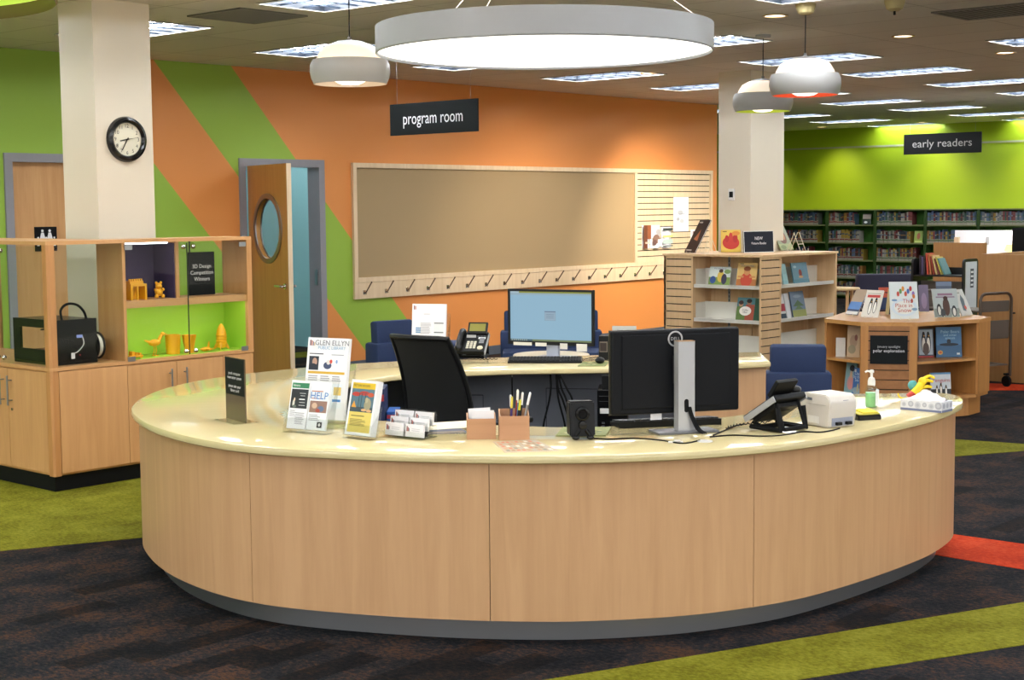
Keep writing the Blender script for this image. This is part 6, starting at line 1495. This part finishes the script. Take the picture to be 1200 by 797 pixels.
for i, (col, th, h, a, nm) in enumerate((('2c2024', .022, .20, 0, 'dark maroon book'), ('5a4a6a', .02, .19, .0, 'dull purple book'), ('3a2a2e', .018, .21, 0, 'dark brown book'), ('b5442e', .022, .23, -.10, 'tall red orange book'), ('a8683a', .02, .22, -.14, 'tan orange book'), ('9a3a2a', .016, .2, -.2, 'brick red book'), ('c8a870', .018, .21, -.26, 'cream book'), ('7a3a34', .014, .18, -.3, 'dusky red book'), ('b8a850', .016, .2, -.36, 'mustard round topped book'), ('4f7a78', .016, .19, -.44, 'teal book'))):
    x += max(0, abs(a) - pa) * h + .002; pa = abs(a)
    o = R_ @ Vector((x, -.07, 0)); t = thing('library_book', nm + ' leaning on the top shelf of the black book truck', 'book', (p.x + o.x, p.y + o.y, .9305), CAMZ - rad(42), 0, 'books on the black truck')
    b = MB(Matrix.Rotation(-a * -1, 4, 'Y')); b.box((0, 0, 0), (th, .15, h), None, .001); b.obj('cover', ink(col), t)
    x += th / math.cos(a) + .001
# grey empty book truck
q = dep(1165, 452.5, 13.7); p = q + cw(-.45 * .36, .89 * .36) - cw(0, 0)
t = thing('book_truck', 'empty grey metal book truck with tubular ends beside the reference desk', 'book cart', (p.x, p.y, 0), CAMZ + rad(27))
GT = mat('truck_tube', '54483e', .35, .6); GP = mat('truck_panel', '5b524a', .5, .2)
for s in (-1, 1):
    y = s * .36; b = MB(); r = .07
    P = [(-.19, y, .10), (-.19, y, .80)] + [(-.19 + r - r * math.cos(a), y, .80 + r * math.sin(a)) for a in [i * PI / 12 for i in range(1, 7)]] + [(.19 - r + r * math.sin(a), y, .80 + r * math.cos(a)) for a in [i * PI / 12 for i in range(0, 6)]] + [(.19, y, .80), (.19, y, .10)]
    b.tube(P, .014, None, 10); b.obj('end_frame', GT, t, True)
for z in (.20, .45, .70):
    b = MB(); b.box((-.175, -.345, z), (.175, .345, z + .012)); b.obj('shelf', GP, t)
for s in (-1, 1):
    for z0_, z1_ in ((.70, .80), (.45, .62)):
        b = MB(); b.box((-.175, s * .348 - .004, z0_ + .0125), (.175, s * .348 + .004, z1_)); b.obj('end_plate', GP, t)
b = MB(); b.cyl((.195, -.36, .68), (.235, -.36, .68), .008, None, 10); b.obj('bumper', BLACKM, t)
for sx in (-1, 1):
    for sy in (-1, 1):
        b = MB(); b.lathe([(.02, -.016), (.048, -.016), (.052, -.008), (.052, .008), (.048, .016), (.02, .016)], None, 24, (sx * .17, sy * .34, .052), 'x'); b.box((sx * .17 - .022, sy * .34 - .02, .108), (sx * .17 + .022, sy * .34 + .02, .125)); b.obj('caster', BLACKM, t, True)

# reference desk built of maple panels
RD = wood('ref_maple', '96693c', 'a47748')
q = pz(1192, 449.5, 0); rx = q.x + .05
y_l = pX(1149.5, 300, rx).y; ztop = pX(1170, 298, rx).z
t = thing('reference_desk', 'maple panelled reference desk at the right edge of the photo', 'desk', (0, 0, 0))
b = MB(); b.box((rx, y_l - 2.6, 0), (rx + .04, y_l, ztop)); b.obj('front_panel', RD, t)
b = MB(); b.box((rx + .0405, y_l - .04, 0), (rx + 1.2, y_l, ztop)); b.obj('side_panel', RD, t)
b = MB(); b.box((rx + .0405, y_l - 2.6, .74), (rx + 1.2, y_l - .0405, .77)); b.obj('desktop', RD, t)
rx2 = dep(1125, 300, 18.3).x; ya, yb = pX(1094, 290, rx2).y, pX(1155, 290, rx2).y; z2t = pX(1125, 284.5, rx2).z
t = thing('desk_partition', 'tall maple partition behind the black book truck', 'partition', (0, 0, 0))
b = MB(); b.box((rx2, yb, 0), (rx2 + .04, ya, z2t)); b.obj('panel', RD, t)
b = MB(); zz = pX(1119, 278, rx2).z; yy_ = pX(1119, 280, rx2).y; b.box((rx2 + .0405, yy_ - .03, 0), (rx2 + .08, yy_ + .03, zz)); b.obj('post', MAPLE_P, t)
# lit white screen and lamp behind the partition
rx3 = rx2 + .70; ya, yb = pX(1119, 280, rx3).y, pX(1196, 275, rx3).y; zt = pX(1150, 270, rx3).z
t = thing('desk_divider', 'bright white desk divider lit by a lamp, in front of the far bookcases', 'divider', (0, 0, 0))
b = MB(); b.box((rx3, yb, 0.0), (rx3 + .03, ya, zt)); b.obj('panel', mat('divider_white', 'eef0f4', .5), t)
b = MB(); yk = pX(1158, 280, rx3).y; b.box((rx3 - .012, yk - .02, zt - .18), (rx3 - .0005, yk + .02, zt - .08)); b.obj('switch_plate', ink('8a8a8c'), t)
lp = pX(1183, 290, rx3 - .22)
t = thing('desk_lamp', 'yellow shaded desk lamp in front of the white divider', 'lamp', (lp.x, lp.y, .7705), 0)
b = MB(); b.lathe([(.07, 0), (.07, .015), (.012, .02), (.010, .33)], None, 20); b.obj('stand', mat('brass', 'a8843a', .3, .8), t, True)
b = MB(); b.lathe([(.075, .32), (.04, .42)], None, 24, cap=False); b.obj('lamp_shade', emis('lamp_yellow', (1, .8, .3), 1.6, 'e8c040'), t, True)
ld = bpy.data.lights.new('desk_lamp_light', 'AREA'); ld.energy = 9; ld.size = .08; ld.color = (1, .97, .92)
lo = bpy.data.objects.new('desk_lamp_light', ld); COL.objects.link(lo); m_ = pX(1150, 285, rx3 - .45); lo.location = (lp.x, lp.y, 1.20); lo.rotation_euler = (Vector((rx3, lp.y + .25, 1.25)) - lo.location).to_track_quat('-Z', 'Y').to_euler()
b = MB(); b.box((lp.x - .12, yb + .02, .74), (rx3 - .001, ya, .77)); o = tag(b.obj('counter_top', RD), 'maple counter carrying the yellow desk lamp', 'counter')
b = MB(); b.box((lp.x - .10, yb + .05, 0), (rx3 - .02, ya - .1, .7399)); b.obj('pedestal', RD, o)
m_ = pX(1215, 290, rx2 + .30); t = thing('monitor', 'black monitor back cut by the right edge above the reference desk', 'monitor', (m_.x, m_.y, .7705), -PI / 2)
b = MB(); b.box((-.12, -.08, 0), (.12, .08, .012)); b.obj('stand_base', BLACKP, t)
b = MB(); b.box((-.03, .0, .0122), (.03, .03, .36)); b.obj('stand_column', BLACKP, t)
b = MB(); b.box((-.30, -.03, .28), (.28, -.001, .62), None, .006); b.obj('back_shell', BLACKM, t)
b = MB(); b.box((m_.x - .15, m_.y - .9, .74), (m_.x + .06, m_.y + .30, .77)); o = tag(b.obj('work_surface', RD), 'maple work surface carrying the black monitor at the right edge', 'work surface')
b = MB(); b.box((m_.x - .12, m_.y - .85, 0), (m_.x + .05, m_.y + .27, .7399)); b.obj('pedestal', RD, o)
# dark seat and table in front of the far bookcases
p = dep(1040, 323, 19.2); t = thing('lounge_chair', 'wide dark navy lounge seat in front of the green bookcases', 'chair', (p.x, p.y, 0), CAMZ + PI - .05)
DN = mat('dark_navy', '1d1a30', .8, noise=.1, nscale=90)
b = MB(); b.box((-.41, -.02, .06), (.41, .16, .80), None, .03); b.obj('backrest', DN, t, True)
b = MB(); b.box((-.40, -.58, .06), (.40, -.025, .40), None, .03); b.obj('seat', DN, t, True)
b = MB(); b.box((-.38, -.54, 0), (.38, .12, .06)); b.obj('plinth', BLACKM, t)
p = dep(983, 337, 18.6); t = thing('round_table', 'round pale wood table between the kiosk and the dark seat', 'table', (p.x, p.y, 0))
zt = 1.69 - (337 - 240) * 18.6 / F
b = MB(); b.lathe([(.255, zt - .025), (.26, zt - .012), (.255, zt)], None, 40); b.obj('tabletop', mat('beech_top', 'c9aa7c', .4), t, True)
for k in range(4):
    a = PI / 4 + k * PI / 2 + .3; b = MB(); b.cyl((.19 * math.cos(a), .19 * math.sin(a), 0), (.19 * math.cos(a), .19 * math.sin(a), zt - .025), .02, None, 12); b.obj('leg', MAPLE, t)

# ================================================================ green bookcases along the lime wall
BXF, BH, SW = 24.0, 1.60, .955
SHZ = [1.327, 1.012, .697, .382, .08]
y0 = 13.741
CASE = mat('case_green', '24400f', .6); EDGE = mat('case_edge', '6a7048', .5); CB = mat('case_back', '2f6012', .6)
bays = [y0 + SW, y0, y0 - SW, y0 - 2 * SW, y0 - 3 * SW, y0 - 4 * SW]     # left edge (high y) of each bay
bnames = ['bookcase by the column', 'second bookcase from column', 'third bookcase from column', 'fourth bookcase from column', 'fifth bookcase from column', 'bookcase at the photo edge']
proto = None
for k, yl in enumerate(bays):
    lb = 'green steel shelving along the lime wall, ' + bnames[k]
    if proto is None:
        t = proto = thing('bookcase', lb, 'bookcase', (BXF, yl, 0), 0, 0, 'green bookcases along the lime wall')
        for yy in (0, -SW + .03):
            b = MB(); b.box((0, yy - .028, 0), (.26, yy - .002, BH - .0205)); b.obj('upright', CASE, t)
        b = MB(); b.box((-.01, -SW, BH - .02), (.27, 0, BH)); b.obj('top_panel', EDGE, t)
        b = MB(); b.box((.24, -SW + .0285, .0), (.255, -.0285, BH - .0205)); b.obj('back_panel', CB, t)
        for z in SHZ:
            b = MB(); b.box((0, -SW + .0285, z - .022), (.2395, -.0285, z)); b.obj('shelf', EDGE, t)
    else: dup(proto, (BXF, yl, 0), 0, lb)
cols = ['3a4f74', '7c2f30', 'a9a293', '4b6a80', '2e3440', 'c0b8a6', '8a8f9a', '5a3a34', '3a6a56', 'b07a3a', '6a7fa8', 'c8c2b8', '9a4a4a', '44506a', 'c0a040', '777c70']
cname = ['blue', 'dark red', 'grey', 'slate blue', 'black', 'cream', 'silver grey', 'brown', 'green', 'orange', 'light blue', 'white', 'rose', 'navy', 'yellow', 'olive grey']
meshes = {}
def spine_mesh(ci, band):
    if (ci, band) in meshes: return meshes[ci, band]
    b = MB(); dk = lambda h: ''.join('%02x' % int(int(h[i:i + 2], 16) * .72) for i in (0, 2, 4)); c = ink(dk(cols[ci])); wht = ink('8d897e'); bd = ink('7a2a30' if band else '4c6a46'); bot = ink('6b685f')
    b.box((.002, -.48, .0), (1, .48, 1), c)
    for z0_, z1_, m in ((.0, .16, wht), (.16, .21, bot), (.21, .29, bd), (.29, .34, wht), (.34, .62, c), (.62, .72, ink(dk(cols[(ci + 5) % 16]))), (.72, 1, c)):
        b.poly([(0, -.48, z0_), (0, .48, z0_), (0, .48, z1_), (0, -.48, z1_)], m)
    bmesh.ops.recalc_face_normals(b.bm, faces=b.bm.faces)
    me = bpy.data.meshes.new('library_book'); b.bm.to_mesh(me); b.bm.free()
    for m in b.mats: me.materials.append(m)
    meshes[ci, band] = me; return me
rows = {0: [(0, 0, .80), (1, 0, .56), (2, 0, .74), (3, 0, .97), (4, 0, .92)], 1: [(0, .0, .80), (1, 0, .66), (2, 0, .70), (3, 0, .60), (4, .0, .35)], 2: [(0, 0.3, .62), (1, 0, .74), (2, 0, .84)], 3: [(1, .15, .72), (2, 0, .76)], 4: [(1, .2, .75)]}
rnm = ['top shelf', 'second shelf', 'third shelf', 'fourth shelf', 'lowest shelf']
def nth(n):
    return ['', 'first', 'second', 'third', 'fourth', 'fifth', 'sixth', 'seventh', 'eighth', 'ninth', 'tenth'][n] if n <= 10 else '%d%s' % (n, {1: 'st', 2: 'nd', 3: 'rd'}.get(n % 10 if n % 100 not in (11, 12, 13) else 0, 'th'))
rb = random.Random(11); nb = 0
for r, lst in rows.items():
    for k, a, e in lst:
        yl = bays[k]; y = yl - .03 - a * (SW - .06); end = yl - .03 - e * (SW - .06); i = 0
        while y > end:
            th = rb.uniform(.022, .040); h = rb.uniform(.19, .235); d = rb.uniform(.15, .18)
            ci = rb.choice(range(16)) if not (k == 1 and r == 1 and .28 < (yl - y) / SW < .45) else 14
            i += 1; nb += 1
            o = bpy.data.objects.new('library_book', spine_mesh(ci, k < 2)); COL.objects.link(o)
            o.location = (BXF + .02 + rb.uniform(0, .012), y - th / 2, SHZ[r] + .0003); o.scale = (d, th, h)
            tag(o, '%s spined book, %s from left, %s, %s' % (cname[ci], nth(i), rnm[r], bnames[k]), 'book', 'library books in the green bookcases')
            y -= th + .0015
# two books shown face out on the bookcases
for yl, sz, r, col, its, lb in ((bays[1] - .76, .2, 0, '2c3a34', [('r', 0, .5, 1, .4, 'a89a90'), ('e', .4, .2, .2, .1, 'c8ccd0')], 'dark green picture book leaning at the end of the top bookcase shelf'), (bays[2] - .80, .21, 1, '8fa43a', [('e', .5, .55, .2, .28, 'a85a38'), ('r', .1, .05, .8, .1, 'd0d47a')], 'lime covered book shown face out on the second bookcase shelf')):
    book(lb, (BXF + .06, yl, SHZ[r] + .006), -PI / 2 + .2, -rad(14), .15, sz, .012, its, col)
